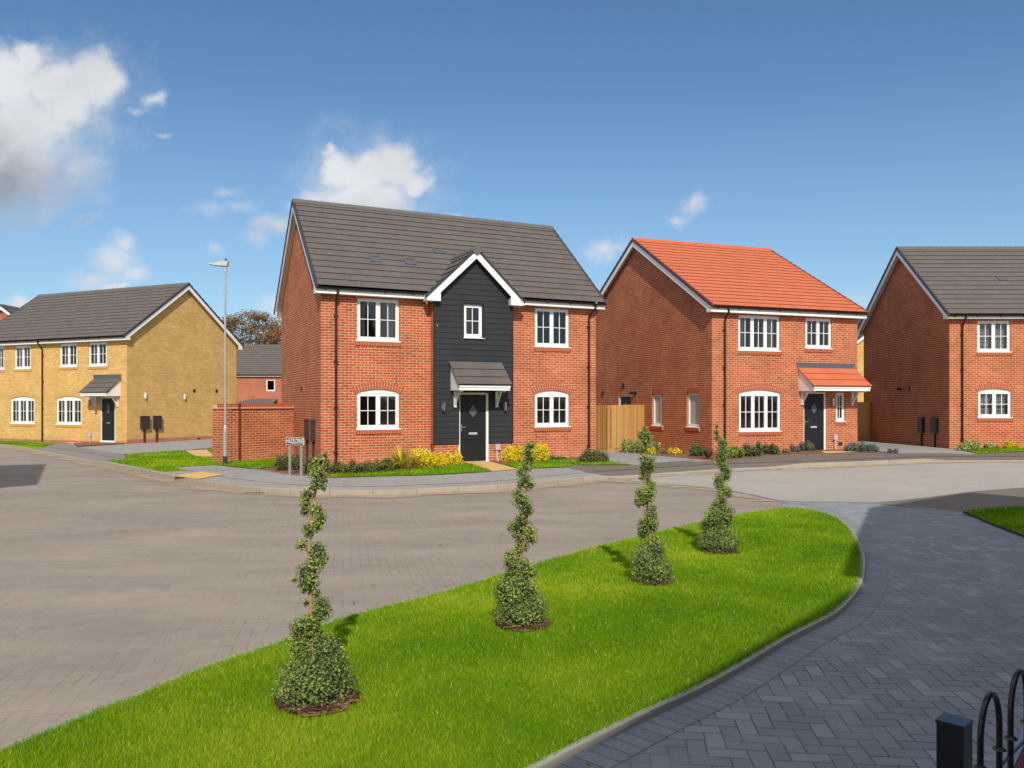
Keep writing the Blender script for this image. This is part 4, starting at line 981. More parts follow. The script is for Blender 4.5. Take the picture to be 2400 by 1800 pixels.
# pale joint strips where road surfaces meet
def ribbon(name, path, w, h, mat, kind='structure', uvv=10, up=.0):
    pa, pb = offset(path, -w/2), offset(path, w/2); b = MB(); s = 0
    for i in range(len(path)-1):
        ds = math.dist(path[i], path[i+1])
        zz = lambda p: (p[0], p[1], G(*p)+h)
        b.face([zz(pa[i]), zz(pa[i+1]), zz(pb[i+1]), zz(pb[i])], uv=[(s, uvv), (s+ds, uvv), (s+ds, uvv+w), (s, uvv+w)])
        if up:
            zd = lambda p: (p[0], p[1], G(*p)+h-up)
            b.face([zd(pa[i]), zd(pa[i+1]), zz(pa[i+1]), zz(pa[i])], uv=[(s, uvv), (s+ds, uvv), (s+ds, uvv+.05), (s, uvv+.05)]); b.face([zd(pb[i]), zd(pb[i+1]), zz(pb[i+1]), zz(pb[i])], uv=[(s, uvv), (s+ds, uvv), (s+ds, uvv+.05), (s, uvv+.05)])
        s += ds
    o = b.build(name, mat); o['kind'] = kind; return o
brick('border_blocks', (.205, .222, .24), (.25, .268, .285), (.085, .09, .095), dark=(.16, .16, .16), w=.105, h=.5, ms=.004, vary=.6)
ribbon('road_joint', smooth_path(px([(1430, 1125), (1530, 1132), (1679, 1145.6), (1760, 1158.7), (1833.6, 1175)], 0), .3), .12, .010, 'edging')
ribbon('road_joint', smooth_path(px([(2061, 1178), (2159, 1167.8), (2281, 1152.8), (2400, 1143.2), (2700, 1124)], 0), .3), .07, .011, 'edging')
ribbon('drive_joint', smooth_path(px([(1840, 1177.5), (1950, 1179), (2061, 1181.5), (2175, 1193.5), (2250, 1203), (2320, 1225), (2400, 1256), (2470, 1290)], 0), .3), .06, .016, 'edging')

ribbon('sand_drift', offset(K, -.34), 1.0, .0125, 'sand_drift', kind='stuff')
ribbon('sand_drift', offset(smooth_path(px([(1430, 1125), (1530, 1132), (1679, 1145.6), (1760, 1158.7), (1833.6, 1175)], 0), .3), -.3), 1.0, .0135, 'sand_drift', kind='stuff')
lawn_R = [(1264, 1800), (1302, 1779), (1410, 1725), (1519, 1671), (1627, 1622), (1736, 1562), (1845, 1497), (1899, 1470), (1953, 1441), (1991, 1405), (2013, 1372), (2022, 1335), (2020, 1302), (2007, 1269), (1986, 1237), (1953, 1213), (1910, 1199), (1866, 1193), (1823, 1193)]
lawn_L = [(1823, 1193), (1736, 1207), (1627, 1229), (1519, 1255), (1410, 1280), (1302, 1311), (1193, 1343), (1085, 1376), (976, 1407), (868, 1434), (760, 1467), (651, 1510), (542, 1546), (434, 1586), (325, 1633), (217, 1674), (108, 1720), (0, 1765)]
LR = [gp(*p, .03) for p in lawn_R]; LL = [gp(*p, .03) for p in lawn_L]
LR = [(-3.6, .2), (-1.3, 2.5)] + LR; LL = LL + [(-3.5, 3.35), (-5.8, 1.3)]
LRs, LLs = smooth_path(LR, .12), smooth_path(LL, .15)
lawn_poly = LRs + LLs[1:]
sheet('driveway', px([(1833, 1177), (2061, 1180), (2065, 1186), (2175, 1194), (2250, 1204), (2320, 1226), (2400, 1257), (2520, 1310)], 0) + [(14, 9), (14, -6), (-6, -6), (-2.2, 1.9), (-.3, 4.2), (1.6, 6.6), (2.8, 9), (4.1, 12.2)], .012, 'drive_blocks')
sheet('lawn', lawn_poly, .045, 'lawn_base')
ribbon('lawn_edging', offset(LRs, .0), .048, .052, 'edging', up=.06)
ribbon('lawn_edging', offset(LLs, .0), .05, .050, 'edging', up=.06)
iA = [p for p in LRs if p[1] > 0.5]
ribbon('drive_border', offset(iA, -.135), .21, .015, 'border_blocks', uvv=10.12)
rl = px([(2261, 1201), (2300, 1196.5), (2366, 1192.5), (2420, 1191), (2800, 1195), (2800, 1420), (2480, 1298), (2400, 1257), (2320, 1227)], .03)
sheet('lawn', rl, .045, 'lawn_base')
ribbon('lawn_edging', smooth_path(rl[:5], .3), .05, .05, 'edging', up=.05)

H = .1
sheet('footway', back(366, 1413) + bpx([(1413, 1111.5), (1327.8, 1096), (1214.7, 1100.6), (1156, 1106), (1000, 1115.3), (894, 1117.6), (776, 1121), (723, 1116.5), (676, 1113), (615, 1103), (506, 1090.4), (430, 1094.5), (362, 1099.5)], H), .106, 'footway_blocks')
sheet('pavement', back(1413, 9999) + [(50, 26)] + bpx([(2900, 1056), (2400, 1060), (2330, 1062.5), (2273, 1066), (2208, 1063), (2110, 1063.5), (2004, 1060.2), (1878, 1064), (1789, 1067.5), (1713, 1078.6), (1672, 1080.8), (1498, 1091), (1350, 1091), (1327.8, 1096), (1412, 1111.5)], H), .109, 'tarmac')
ribbon('pavement_edging', smooth_path(px([(1350, 1091), (1498, 1091), (1672, 1080.8), (1713, 1078.6), (1789, 1067.3), (1878, 1063.9), (2004, 1060)], H), .3), .05, .113, 'edging')
ribbon('pavement_edging', smooth_path(px([(362, 1099.5), (430, 1094.5), (506, 1090.4), (615, 1103), (676, 1113), (723, 1116.5), (776, 1121), (894, 1117.6), (1000, 1115.3), (1156, 1106), (1214.7, 1100.6), (1327.8, 1096), (1350, 1091)], H), .3), .05, .110, 'edging')
sheet('driveway', px([(1396, 1050), (1451, 1055), (1453, 1059.6), (1531, 1067.7), (1672, 1080.4), (1498, 1090.6), (1480, 1090.6), (1431, 1085), (1396, 1079)], H), .112, 'footway_blocks')
sheet('driveway', px([(1990, 1036), (2027, 1035), (2100, 1040), (2240, 1054), (2292, 1065), (2273, 1066), (2208, 1063), (2110, 1063.5), (2045, 1056.5), (2011, 1053), (1990, 1045)], H), .112, 'footway_blocks')
sheet('driveway', bpx([(182, 1048), (290, 1039.5), (507, 1022), (600, 1018), (600, 1040), (509, 1048), (425.5, 1056), (299, 1064), (288, 1064)], H), .104, 'footway_blocks')
sheet('path', back(72, 235) + bpx([(235, 1079), (292, 1065), (182, 1048), (171, 1039), (135, 1038.5), (75, 1048)], H), .107, 'dark_footway_blocks')
sheet('mulch_bed', px([(172, 1040), (182, 1048), (292, 1041), (285, 1033), (241, 1036)], H), .135, 'mulch')
sheet('garden_path', px([(150, 1037.5), (172, 1041), (241, 1037), (262, 1033.5), (236, 1030.5), (180, 1033.5)], H), .116, 'orange_slab')
sheet('mulch_bed', px([(590, 1098), (676, 1113), (776, 1121), (894, 1117), (1000, 1113), (1156, 1104.5), (1086, 1083), (1010, 1083), (770, 1088), (735, 1075), (688, 1070)], H), .103, 'mulch')
sheet('mulch_bed', px([(1140, 1080), (1183, 1089), (1294, 1082), (1400, 1083), (1400, 1072), (1250, 1074)], H), .103, 'mulch')
gpath = px([(1083, 1083.0), (1147, 1082.6), (1214.7, 1100.4), (1156, 1106)], H)
sheet('garden_path', gpath, .119, 'orange_slab')
sheet('mulch_bed', px([(1451, 1057), (1453, 1059.8), (1531, 1068), (1672, 1080.8), (1713, 1079), (1789, 1067.5), (1878, 1064), (2004, 1060.4), (2052, 1060.5), (2045, 1056), (2011, 1050), (1885, 1055), (1673, 1060), (1500, 1044)], H), .116, 'mulch')
sheet('garden_path', px([(1924, 1058.6), (1995, 1057.8), (2006, 1061), (1935, 1064.2)], H), .124, 'orange_slab')
sheet('garden_path', px([(434, 1057.5), (484.6, 1055.3), (504.5, 1073), (459, 1072.3)], H), .128, 'orange_slab')
sheet('tactile_paving', px([(404, 1116), (471.7, 1105.9), (521, 1113), (464.6, 1124)], H), .112, 'buff_tactile')
# channel drain and gully
ribbon('channel_drain', px([(1500, 1089), (1570, 1085), (1625, 1081)], H), .12, .118, 'cast_iron')
gx, gy = gp(592, 1156.5); b = MB(); b.box(-.22, .22, -.12, .12, .002, .008)
for k in range(6): b.box(-.19+k*.07, -.16+k*.07, -.1, .1, .0085, .014)
o = b.build('gully_grate', 'cast_iron'); o.location = (gx, gy, G(gx, gy)); o.rotation_euler = (0, 0, -.12); tag(o, 'small iron gully grate in the road at the kerb below the name sign', 'drain')
gx, gy = gp(1577, 1070); b = MB(); b.box(-.38, .38, -.2, .2, 0, .03); b.box(-.34, .34, -.16, .16, .031, .038)
o = b.build('access_cover', 'cast_iron'); o.location = (gx, gy, G(gx, gy)+.115); tag(o, 'flat dark cover lying in the mulch by the orange roofed house gable', 'cover')

# far lawns
far_lawns = [
 bpx([(-300, 1020), (0, 1029), (131.7, 1033), (135, 1039), (72, 1047.5), (0, 1044), (-300, 1030)], H),
 bpx([(233, 1080), (300, 1067), (430, 1057), (459, 1072.6), (506, 1073.6), (486, 1055), (495, 1050.6), (508, 1049), (545, 1049), (545, 1084), (508, 1088), (506, 1090.4), (430, 1094.5), (362, 1099.5), (300, 1092)], H),
 bpx([(506, 1090.4), (509, 1086), (545, 1085), (600, 1080), (690, 1075), (686, 1086), (640, 1095), (600, 1100)], H),
 bpx([(770, 1119.5), (776, 1113), (850, 1111.5), (927.8, 1104), (1013.7, 1098), (1088, 1090), (1104, 1089.5), (1153, 1105.8), (1000, 1114.7), (894, 1117)], H),
 bpx([(1185, 1089), (1215, 1099.6), (1327.8, 1095.4), (1350, 1090.5), (1480, 1090.2), (1431, 1084.5), (1396, 1081), (1294, 1079.5), (1240, 1084)], H),
 bpx([(2262, 1056), (2292, 1064.5), (2345, 1062), (2400, 1058.5), (2700, 1056), (2700, 1050), (2300, 1052)], H)]
for p in far_lawns: sheet('lawn', p, .118, 'lawn_base')

# ------------------------------------------------------------------ grass blades
def inside(P, poly):
    x, y = P[:, 0], P[:, 1]; r = np.zeros(len(P), bool); n = len(poly); j = n-1
    for i in range(n):
        xi, yi = poly[i]; xj, yj = poly[j]
        c = ((yi > y) != (yj > y)); 
        with np.errstate(divide='ignore', invalid='ignore'): xx = (xj-xi)*(y-yi)/(yj-yi+1e-12)+xi
        r ^= c & (x < xx); j = i
    return r
def blades(polys, dens, h, w, height, name='grass', holes=()):
    VV, TT = [], []
    for poly, dn in zip(polys, dens):
        A_ = np.array(poly); lo, hi = A_.min(0), A_.max(0)
        lo = np.maximum(lo, (-7, 2.4)) if callable(dn) else np.maximum(lo, (-34, -5)); hi = np.minimum(hi, (30, 60)); N = int(np.prod(hi-lo)*(dn if not callable(dn) else dn(3.0)))
        P = rng.random((N, 2))*(hi-lo)+lo
        if callable(dn): P = P[rng.random(N) < np.vectorize(dn)(P[:, 1])/dn(3.0)]
        P = P[inside(P, poly)]
        for hx, hy, hr in holes: P = P[((P[:, 0]-hx)**2+(P[:, 1]-hy)**2) > hr*hr*(1+.25*rng.standard_normal(len(P)))**2]
        VV.append(P); 
    P = np.concatenate(VV); N = len(P)
    z = .0056*P[:, 0]-.0039*P[:, 1]+h
    a = rng.random(N)*2*np.pi; far = np.clip(P[:, 1]/6, .7, 3)
    ww = w*far*(.6+.8*rng.random(N)); hh = height*(.5+.8*rng.random(N)); lean = hh*(.2+.7*rng.random(N)); la = rng.random(N)*2*np.pi
    B0 = np.stack([P[:, 0]-np.cos(a)*ww, P[:, 1]-np.sin(a)*ww, z], 1); B1 = np.stack([P[:, 0]+np.cos(a)*ww, P[:, 1]+np.sin(a)*ww, z], 1)
    Tp = np.stack([P[:, 0]+np.cos(la)*lean, P[:, 1]+np.sin(la)*lean, z+hh], 1)
    V = np.stack([B0, B1, Tp], 1).reshape(-1, 3); Fc = np.arange(3*N).reshape(-1, 3)
    cl = np.sin(P[:, 0]*2.1+1.3*np.sin(P[:, 1]*1.7))*np.sin(P[:, 1]*2.6+np.sin(P[:, 0]*2.9))*.19+np.sin(P[:, 0]*.9-P[:, 1]*.6+np.sin(P[:, 1]*1.3))*.14+np.sin(P[:, 0]*6.1+2*np.sin(P[:, 1]*4.3))*np.sin(P[:, 1]*7.2+2*np.sin(P[:, 0]*5.1))*.08
    tone = np.clip(.52+.22*rng.standard_normal(N)+cl, 0, .93); st = rng.random(N); tone[st > .985] = 1
    o = fast_mesh(name, V, Fc, 'grass', tone); o['kind'] = 'stuff'; return o
TREES = dict(T1=(738, 1640), T2=(1220, 1462), T3=(1525, 1362), T4=(1682, 1291))
TP = {k: gp(*v, .05) for k, v in TREES.items()}
TR = dict(T1=.245, T2=.215, T3=.20, T4=.225)
blades([lawn_poly], [lambda y: 26000 if y < 4 else 26000*(4/y)**1.35], .045, .0019, .028, holes=[(TP[k][0]+.02, TP[k][1]-.02, TR[k]*.9) for k in TP])
blades([rl], [2500], .045, .003, .05); blades(far_lawns[1:5], [700]*4, .118, .0035, .055); _st = [i for i in range(len(K)) if 236 <= kpx(K[i]) <= 366]
blades([[k2[i] for i in _st]+[k3[i] for i in _st[::-1]]], [700], .1, .0035, .055)
blades([far_lawns[0], far_lawns[5]], [350]*2, .118, .003, .055)
for k in TP:
    x0, y0 = TP[k]; r0 = TR[k]; rg = []
    for q in range(40):
        a = q/40*2*math.pi; rr = r0*(1+.08*math.sin(3*a+x0)+.05*math.sin(7*a)); rg.append((x0+.02+rr*math.cos(a), y0-.02+rr*math.sin(a)))
    sheet('soil_patch', rg, .062, 'mulch')
    n = 500 if k == 'T1' else 250        # bark chips
    P = []; th = rng.random(n)*2*np.pi; rr = r0*np.sqrt(rng.random(n))*.98
    C = np.stack([x0+.02+rr*np.cos(th), y0-.02+rr*np.sin(th), np.zeros(n)], 1); C[:, 2] = .0056*C[:, 0]-.0039*C[:, 1]+.066+.01*rng.random(n)
    a = rng.random(n)*np.pi; l = .012+.018*rng.random(n); w = .004+.005*rng.random(n)
    dx = np.stack([np.cos(a)*l, np.sin(a)*l, .3*l*(rng.random(n)-.5)], 1); dy = np.stack([-np.sin(a)*w, np.cos(a)*w, .5*w*(rng.random(n)-.5)], 1)
    V = np.stack([C-dx-dy, C+dx-dy, C+dx+dy, C-dx+dy], 1).reshape(-1, 3)
    o = fast_mesh('bark_chips', V, np.arange(4*n).reshape(-1, 4), 'spiky_bronze', rng.random(n)); o['kind'] = 'stuff'

n = 140; fx = rng.random(n)*16-9; fy = 3.5+rng.random(n)*15; C = np.stack([fx, fy, .0056*fx-.0039*fy+.022], 1)
C = C[~inside(C[:, :2], lawn_poly)]; n = len(C); a = rng.random(n)*6.28; l = .010+.014*rng.random(n)
dx = np.stack([np.cos(a)*l, np.sin(a)*l, .002+0*a], 1); dy = np.stack([-np.sin(a)*l*.6, np.cos(a)*l*.6, .006*rng.random(n)], 1)
o = fast_mesh('fallen_leaves', np.stack([C-dx, C+dy, C+dx, C-dy], 1).reshape(-1, 3), np.arange(4*n).reshape(-1, 4), 'autumn', rng.random(n)); o['kind'] = 'stuff'
# ------------------------------------------------------------------ foliage
def sphere_quads(c, r, nu=10, nv=7):
    V = []; Fq = []
    for i in range(nv+1):
        ph = math.pi*i/nv
        for j in range(nu):
            th = 2*math.pi*j/nu; V.append((c[0]+r[0]*math.sin(ph)*math.cos(th), c[1]+r[1]*math.sin(ph)*math.sin(th), c[2]+r[2]*math.cos(ph)))
    for i in range(nv):
        for j in range(nu): Fq.append((i*nu+j, i*nu+(j+1) % nu, (i+1)*nu+(j+1) % nu, (i+1)*nu+j))
    return np.array(V), np.array(Fq)
def leaf_cloud(name, blobs, dens, size, mat, parent, core=.72, shell=(.75, 1.08), aspect=.55, base=.45, spread=.2, bright=.0, zmin=None, up=.25, special=0):
    VV, FF, TT = [], [], []; off = 0
    for bl in blobs:
        c = np.array(bl[:3]); r = np.array(bl[3:6]); bt = bl[6] if len(bl) > 6 else 0
        area = 4*math.pi*((r[0]*r[1])**1.6/3+(r[0]*r[2])**1.6/3+(r[1]*r[2])**1.6/3)**(1/1.6)
        n = max(6, int(area*dens/(size*size*aspect)))
        d = rng.standard_normal((n, 3)); d /= np.linalg.norm(d, axis=1)[:, None]
        rad = shell[0]+(shell[1]-shell[0])*rng.random(n)**.7
        lump = 1+.10*np.sin(d[:, 0]*7+c[0]*31)*np.sin(d[:, 2]*6+c[2]*17)
        P = c+d*r*(rad*lump)[:, None]
        nr = d+.75*rng.standard_normal((n, 3)); nr[:, 2] += up; nr /= np.linalg.norm(nr, axis=1)[:, None]
        t = np.cross(nr, rng.standard_normal((n, 3))); t /= np.linalg.norm(t, axis=1)[:, None]; q = np.cross(nr, t)
        s = size*(.6+.8*rng.random(n))[:, None]
        V = np.stack([P-t*s*.5, P+q*s*aspect*.5, P+t*s*.5+nr*s*.1, P-q*s*aspect*.5], 1).reshape(-1, 3)
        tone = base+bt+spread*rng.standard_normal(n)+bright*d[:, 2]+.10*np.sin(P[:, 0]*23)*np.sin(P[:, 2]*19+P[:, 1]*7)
        if special: tone[rng.random(n) < special] = 1.0
        else: tone = np.minimum(tone, .97)
        if zmin is not None: k = P[:, 2] > zmin; V = V.reshape(-1, 4, 3)[k].reshape(-1, 3); tone = tone[k]; n = int(k.sum())
        VV.append(V); FF.append(np.arange(4*n).reshape(-1, 4)+off); off += 4*n; TT.append(np.clip(tone, .08, 1))
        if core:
            V, Fq = sphere_quads(c, r*core); VV.append(V); FF.append(Fq+off); off += len(V); TT.append(np.full(len(Fq), .05))  # dark core added inside each leaf clump to block light
    return fast_mesh(name, np.concatenate(VV), np.concatenate(FF), mat, np.concatenate(TT), parent)

BL = {
'T1': ((560, 1050, 2.553), [(515,45,16),(508,70,12),(480,80,36),(455,105,30),(480,150,46),(490,200,36),(450,235,24),(512,243,13),(415,275,30),(405,325,30),(400,375,26),(470,365,32),(490,415,36),(470,462,33),(422,480,32),(415,525,20),(375,580,28),(350,590,14),(460,610,42),(482,660,42),(450,700,48),(400,740,42),(430,785,48),(400,830,33),(340,782,14),(470,865,22),(405,922,20),(500,920,38),(500,975,46),(460,1015,42),(400,1055,55),(350,1095,48),(370,1165,62),(410,1120,62),(350,1215,48),(430,1210,50)],
        [(0,0,.08,.215,.20,.10),(-.05,0,.13,.15,.16,.11),(.06,0,.17,.145,.15,.12),(-.09,0,.15,.10,.12,.09),(.085,0,.26,.085,.1,.10),(.03,.03,.30,.08,.09,.09)], [(440,1300),(430,920),(424,760),(420,590),(430,430),(450,290),(480,180),(512,60)]),
'T2': ((1100, 1000, 3.317), [(470,150,33),(450,200,36),(470,250,33),(450,310,38),(410,360,36),(430,410,42),(470,450,32),(400,450,28),(380,520,38),(400,570,52),(440,620,46),(460,660,33),(420,690,30),(400,720,40),(340,780,38),(395,795,62),(460,820,52),(480,875,38),(400,850,46),(410,930,46),(380,960,30),(320,1000,42),(330,1060,56),(400,1050,46),(440,1100,56),(480,1140,38),(400,1150,38),(270,1240,62),(380,1230,80),(455,1260,62)],
        [(0,0,.08,.20,.19,.10),(-.05,0,.22,.14,.15,.12),(.08,0,.15,.12,.13,.11),(-.05,.02,.31,.11,.11,.09)], [(420,1250),(430,1120),(400,1000),(430,880),(450,720),(440,520),(460,380),(470,160)]),
'T3': ((1400, 950, 3.318), [(367,180,17),(345,230,30),(385,240,33),(370,280,30),(365,330,23),(350,350,18),(350,410,28),(390,430,45),(400,480,48),(370,520,36),(350,560,23),(390,570,25),(410,620,38),(390,680,56),(340,690,42),(300,740,22),(370,740,45),(320,770,20),(430,800,30),(410,850,44),(420,910,42),(350,900,26),(370,970,46),(350,1010,26),(430,960,30),(440,1040,30)],
        [(0,0,.10,.195,.19,.13),(-.05,0,.22,.14,.14,.13),(.03,.02,.30,.12,.12,.13),(.08,0,.13,.12,.13,.11)], [(410,1180),(412,1020),(385,900),(388,800),(380,620),(372,580),(375,380),(367,190)]),
'T4': ((1400, 950, 3.318), [(935,165,13),(925,210,20),(940,250,26),(970,290,30),(960,330,30),(970,380,46),(1020,370,33),(950,430,35),(970,470,32),(1000,510,35),(1010,560,27),(950,580,37),(960,620,38),(1000,660,34),(1020,690,22),(950,690,24),(960,740,36),(920,770,34),(900,820,36),(1000,820,46),(870,870,40),(940,860,50),(1010,880,42),(860,940,46),(930,950,54),(1000,950,46),(860,1000,46),(930,1010,46)],
        [(0,0,.10,.22,.21,.12),(.03,0,.20,.16,.16,.12),(-.08,0,.12,.14,.14,.1),(.10,0,.12,.13,.13,.1)], [(950,1080),(950,1000),(965,880),(960,820),(985,650),(960,560),(975,450),(940,180)]),
}
TL = {'T1': 'tallest and nearest spiral topiary, far left of the row on the lawn', 'T2': 'second spiral topiary from the left, in front of the main house door path', 'T3': 'third spiral topiary from the left, top against the timber fence', 'T4': 'rightmost and farthest spiral topiary, top against the orange roofed house corner'}
for k in BL:
    (ox, oy, sc), bl, mound, trunk = BL[k]; tx_, ty_ = TP[k]; base = G(tx_, ty_)+.05
    root = empty('spiral_topiary', (tx_, ty_, base)); tag(root, TL[k], 'topiary', 'spiral clipped shrubs on the near lawn')
    def loc(cx, cy):
        X = (ox+cx/sc-1200)/F*ty_-tx_; Z = CAMZ+(HOR-(oy+cy/sc))/F*ty_-base; return X, Z
    blobs = []; xm = loc(*trunk[2])[0]
    for cx, cy, r in bl:
        X, Z = loc(cx, cy); rr = r/sc/F*ty_
        tcx = np.interp(cy, [q[1] for q in trunk[::-1]], [q[0] for q in trunk[::-1]]); side = (cx-tcx)/sc/F*ty_
        ring = max(abs(side)*1.2, rr*1.1); dep = math.sqrt(max(0, ring*ring-side*side))*(1 if math.sin(Z*11+2*tx_) > .55 else -1)*.6
        blobs.append((X, dep, Z, rr*(1.12+.14*random.random()), rr*1.16, rr*(1.08+.14*random.random()), random.uniform(-.02, .18)))
    for mx, my, mz, a, c, e_ in mound: blobs.append((mx, my, mz, a, c, e_, random.uniform(-.16, .02)))
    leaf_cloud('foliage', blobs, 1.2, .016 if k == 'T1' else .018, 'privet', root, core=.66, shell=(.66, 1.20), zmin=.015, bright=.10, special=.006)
    b = MB(); pts = [(0, 0, -.02)] + [(loc(*q)[0], .0, loc(*q)[1]) for q in trunk]
    b.tube(pts, [.016]+[.015-.0015*i for i in range(len(trunk))], 8)
    b.build('trunk', 'bark', root, smooth=True)

def shrub(pxc, pyb, wpx, hpx, mat, label, name='shrub', size=.05, dens=.9, cat='shrub', group='shrubs in the house beds', n=6, core=.7, dep=None, **kw):
    x, y = gp(pxc, pyb, .1); w = wpx*(1.25 if mat == 'yellow_leaf' else 1.15)/F*y/2; hgt = hpx*1.42/F*y; d = dep or min(w, .35)
    r = empty(name, (x, y+d*.6, G(x, y)+.11)); tag(r, label, cat, group); bl = []
    for i in range(n):
        f = (i+.5)/n*2-1; s_ = .55+.45*random.random()
        bl.append((f*w*.72, random.uniform(-.3, .3)*d, hgt*s_*.42, w*max(.32, 1.1/n), d*.6, hgt*.5*s_+.02, random.uniform(-.1, .1)))
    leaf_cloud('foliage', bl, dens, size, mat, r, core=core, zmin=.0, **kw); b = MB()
    for i in range(5): b.tube([(0, 0, -.05), (random.uniform(-.3, .3)*w, random.uniform(-.2, .2)*d, hgt*.55)], [.012, .004], 5)
    b.build('stem', 'dark_bark', r)
    return r
def spiky(pxc, pyb, hpx, mat, label, n=70, spread=1.0, width=.02, name='spiky_plant'):
    x, y = gp(pxc, pyb, .1); hgt = hpx/F*y
    r = empty(name, (x, y+.15, G(x, y)+.1)); tag(r, label, 'plant', 'plants in the house beds'); V = []; Fq = []; T = []
    for i in range(n):
        a = random.random()*2*math.pi; sp = random.uniform(.1, 1)*spread; L = hgt*random.uniform(.7, 1.1); w = width*random.uniform(.6, 1.2); seg = 5; tn = random.random()
        pa = Vector((math.cos(a), math.sin(a), 0)); sd = Vector((-math.sin(a), math.cos(a), 0)); k0 = len(V)
        for q in range(seg+1):
            t = q/seg; p = pa*(sp*L*.9*t*t*.9+.03+sp*L*.35*t)+Vector((0, 0, L*(t*(1.15-.25*sp)-.42*sp*t*t*t))); ww = w*(1-t**2*.95)
            V += [tuple(p-sd*ww), tuple(p+sd*ww)]
        for q in range(seg): Fq.append((k0+2*q, k0+2*q+1, k0+2*q+3, k0+2*q+2)); T.append(tn)
    fast_mesh('leaves', np.array(V), np.array(Fq), mat, np.array(T), r); return r

# main house, left bed
shrub(672, 1103, 62, 30, 'dark_shrub', 'low dark shrub behind the street name sign', size=.045)
shrub(738, 1110, 60, 34, 'dark_shrub', 'dark shrub at the foot of the main house left corner, behind the nearest topiary tip', size=.045)
shrub(790, 1111, 40, 27, 'dark_shrub', 'dark green shrub just right of the main house downpipe foot', size=.045)
shrub(829, 1110, 38, 24, 'dark_shrub', 'small brownish shrub below the main house left ground window', size=.04, special=.1)
shrub(866, 1110, 40, 24, 'dark_shrub', 'olive shrub second left of the gold spiky plant', size=.04)
shrub(904, 1108, 42, 28, 'dark_shrub', 'olive shrub touching the left side of the gold spiky plant', size=.04, special=.05)
spiky(938, 1103, 66, 'spiky_gold', 'gold and green spiky plant in front of the main house', n=170, spread=1.5, width=.022)
shrub(985, 1099, 50, 38, 'yellow_leaf', 'largest bright yellow shrub right of the gold spiky plant', size=.05, base=.6, core=.6)
shrub(1027, 1095, 36, 27, 'yellow_leaf', 'bright yellow shrub in the middle of the three left of the black door', size=.05, base=.6, core=.6)
shrub(1064, 1091, 36, 26, 'yellow_leaf', 'bright yellow shrub touching the left side of the black door', size=.05, base=.6, core=.6)
# right of the path
shrub(1200, 1085, 46, 34, 'yellow_leaf', 'bright yellow shrub beside the grey utility box, right of the door path', size=.05, base=.6, core=.6)
shrub(1262, 1084, 48, 38, 'yellow_leaf', 'bright yellow shrub right of the second topiary tip', size=.05, base=.6, core=.6)
shrub(1308, 1081, 44, 9, 'green_leaf', 'very low dark green mat plant below the main house right window', size=.04, n=4, base=.3)
shrub(1393, 1086, 72, 27, 'dark_shrub', 'wide wispy shrub at the right corner of the main house', size=.05, special=.08, spread=.25)
# orange roof house
shrub(1483, 1062, 48, 26, 'cream_leaf', 'cream variegated shrub at the foot of the sunlit fence', size=.06)
shrub(1532, 1060, 34, 26, 'cream_leaf', 'smaller cream variegated shrub right of the third topiary', size=.06)
shrub(1526, 1066, 22, 14, 'yellow_leaf', 'little yellow plant in front of the cream shrubs', size=.05, n=3, base=.6)
shrub(1584, 1066, 30, 13, 'yellow_leaf', 'little yellow plant below the gable side window', size=.05, n=4, base=.6)
shrub(1636, 1071, 30, 22, 'green_leaf', 'green shrub behind the bronze spiky plant', size=.06)
spiky(1662, 1077, 36, 'spiky_bronze', 'bronze spiky plant at the left corner of the orange roofed house', n=80, spread=1.1, width=.014)
shrub(1724, 1075, 42, 26, 'green_leaf', 'yellow green shrub right of the farthest topiary', size=.06, base=.75)
shrub(1768, 1071, 46, 27, 'dark_shrub', 'rounded dark shrub under the three light ground window', size=.05)
shrub(1811, 1066, 38, 22, 'dark_shrub', 'smaller dark shrub beneath the right end of the three light window', size=.05)
shrub(1845, 1063, 22, 12, 'orange_heather', 'tiny orange heather between dark shrub and lavender', size=.04, n=3)
shrub(1866, 1060, 24, 14, 'grey_leaf', 'small grey lavender left of the orange house door', size=.04, n=4)
shrub(1895, 1058, 34, 22, 'grey_leaf', 'grey lavender in front of the orange house door edge', size=.04, n=5, spread=.3)
shrub(2010, 1060, 46, 20, 'grey_leaf', 'grey green shrub at the right corner of the orange roofed house', size=.05)
shrub(2050, 1059, 34, 14, 'grey_leaf', 'low grey plant right of the grey green corner shrub', size=.05, n=4)
shrub(2098, 1063, 26, 8, 'grey_leaf', 'tiny grey plant on the verge by the right hand drive', size=.04, n=3)
# right house
shrub(2280, 1058, 50, 22, 'cream_leaf', 'cream variegated shrub by the right hand house downpipe', size=.07)
shrub(2330, 1054, 34, 12, 'cream_leaf', 'pale grassy plant on the lawn edge below the right hand house window', size=.05, n=4)
shrub(2378, 1053, 40, 13, 'yellow_leaf', 'low yellowish plant at the right edge of the photo', size=.05, n=4, base=.3)
# yellow pair
for i, (a, w, h_, mt, lb) in enumerate([(12, 26, 10, 'green_leaf', 'low green plant at the left edge, in front of the yellow pair'), (38, 15, 12, 'grey_leaf', 'grey bush first right of the left edge plant at the yellow pair'), (62, 14, 12, 'grey_leaf', 'grey bush midway below the left yellow pair window and its downpipe'), (88, 18, 9, 'grey_leaf', 'small grey bush left of the yellow pair downpipe foot'), (111, 13, 10, 'grey_leaf', 'small grey bush right of the yellow pair downpipe foot'), (131, 14, 9, 'grey_leaf', 'grey bush left of the green one at the yellow pair'), (158, 32, 11, 'green_leaf', 'green and yellow plant below the right window of the yellow pair')]):
    shrub(a, 1033.5-.0*i, w, h_, mt, lb, size=.06, n=3)

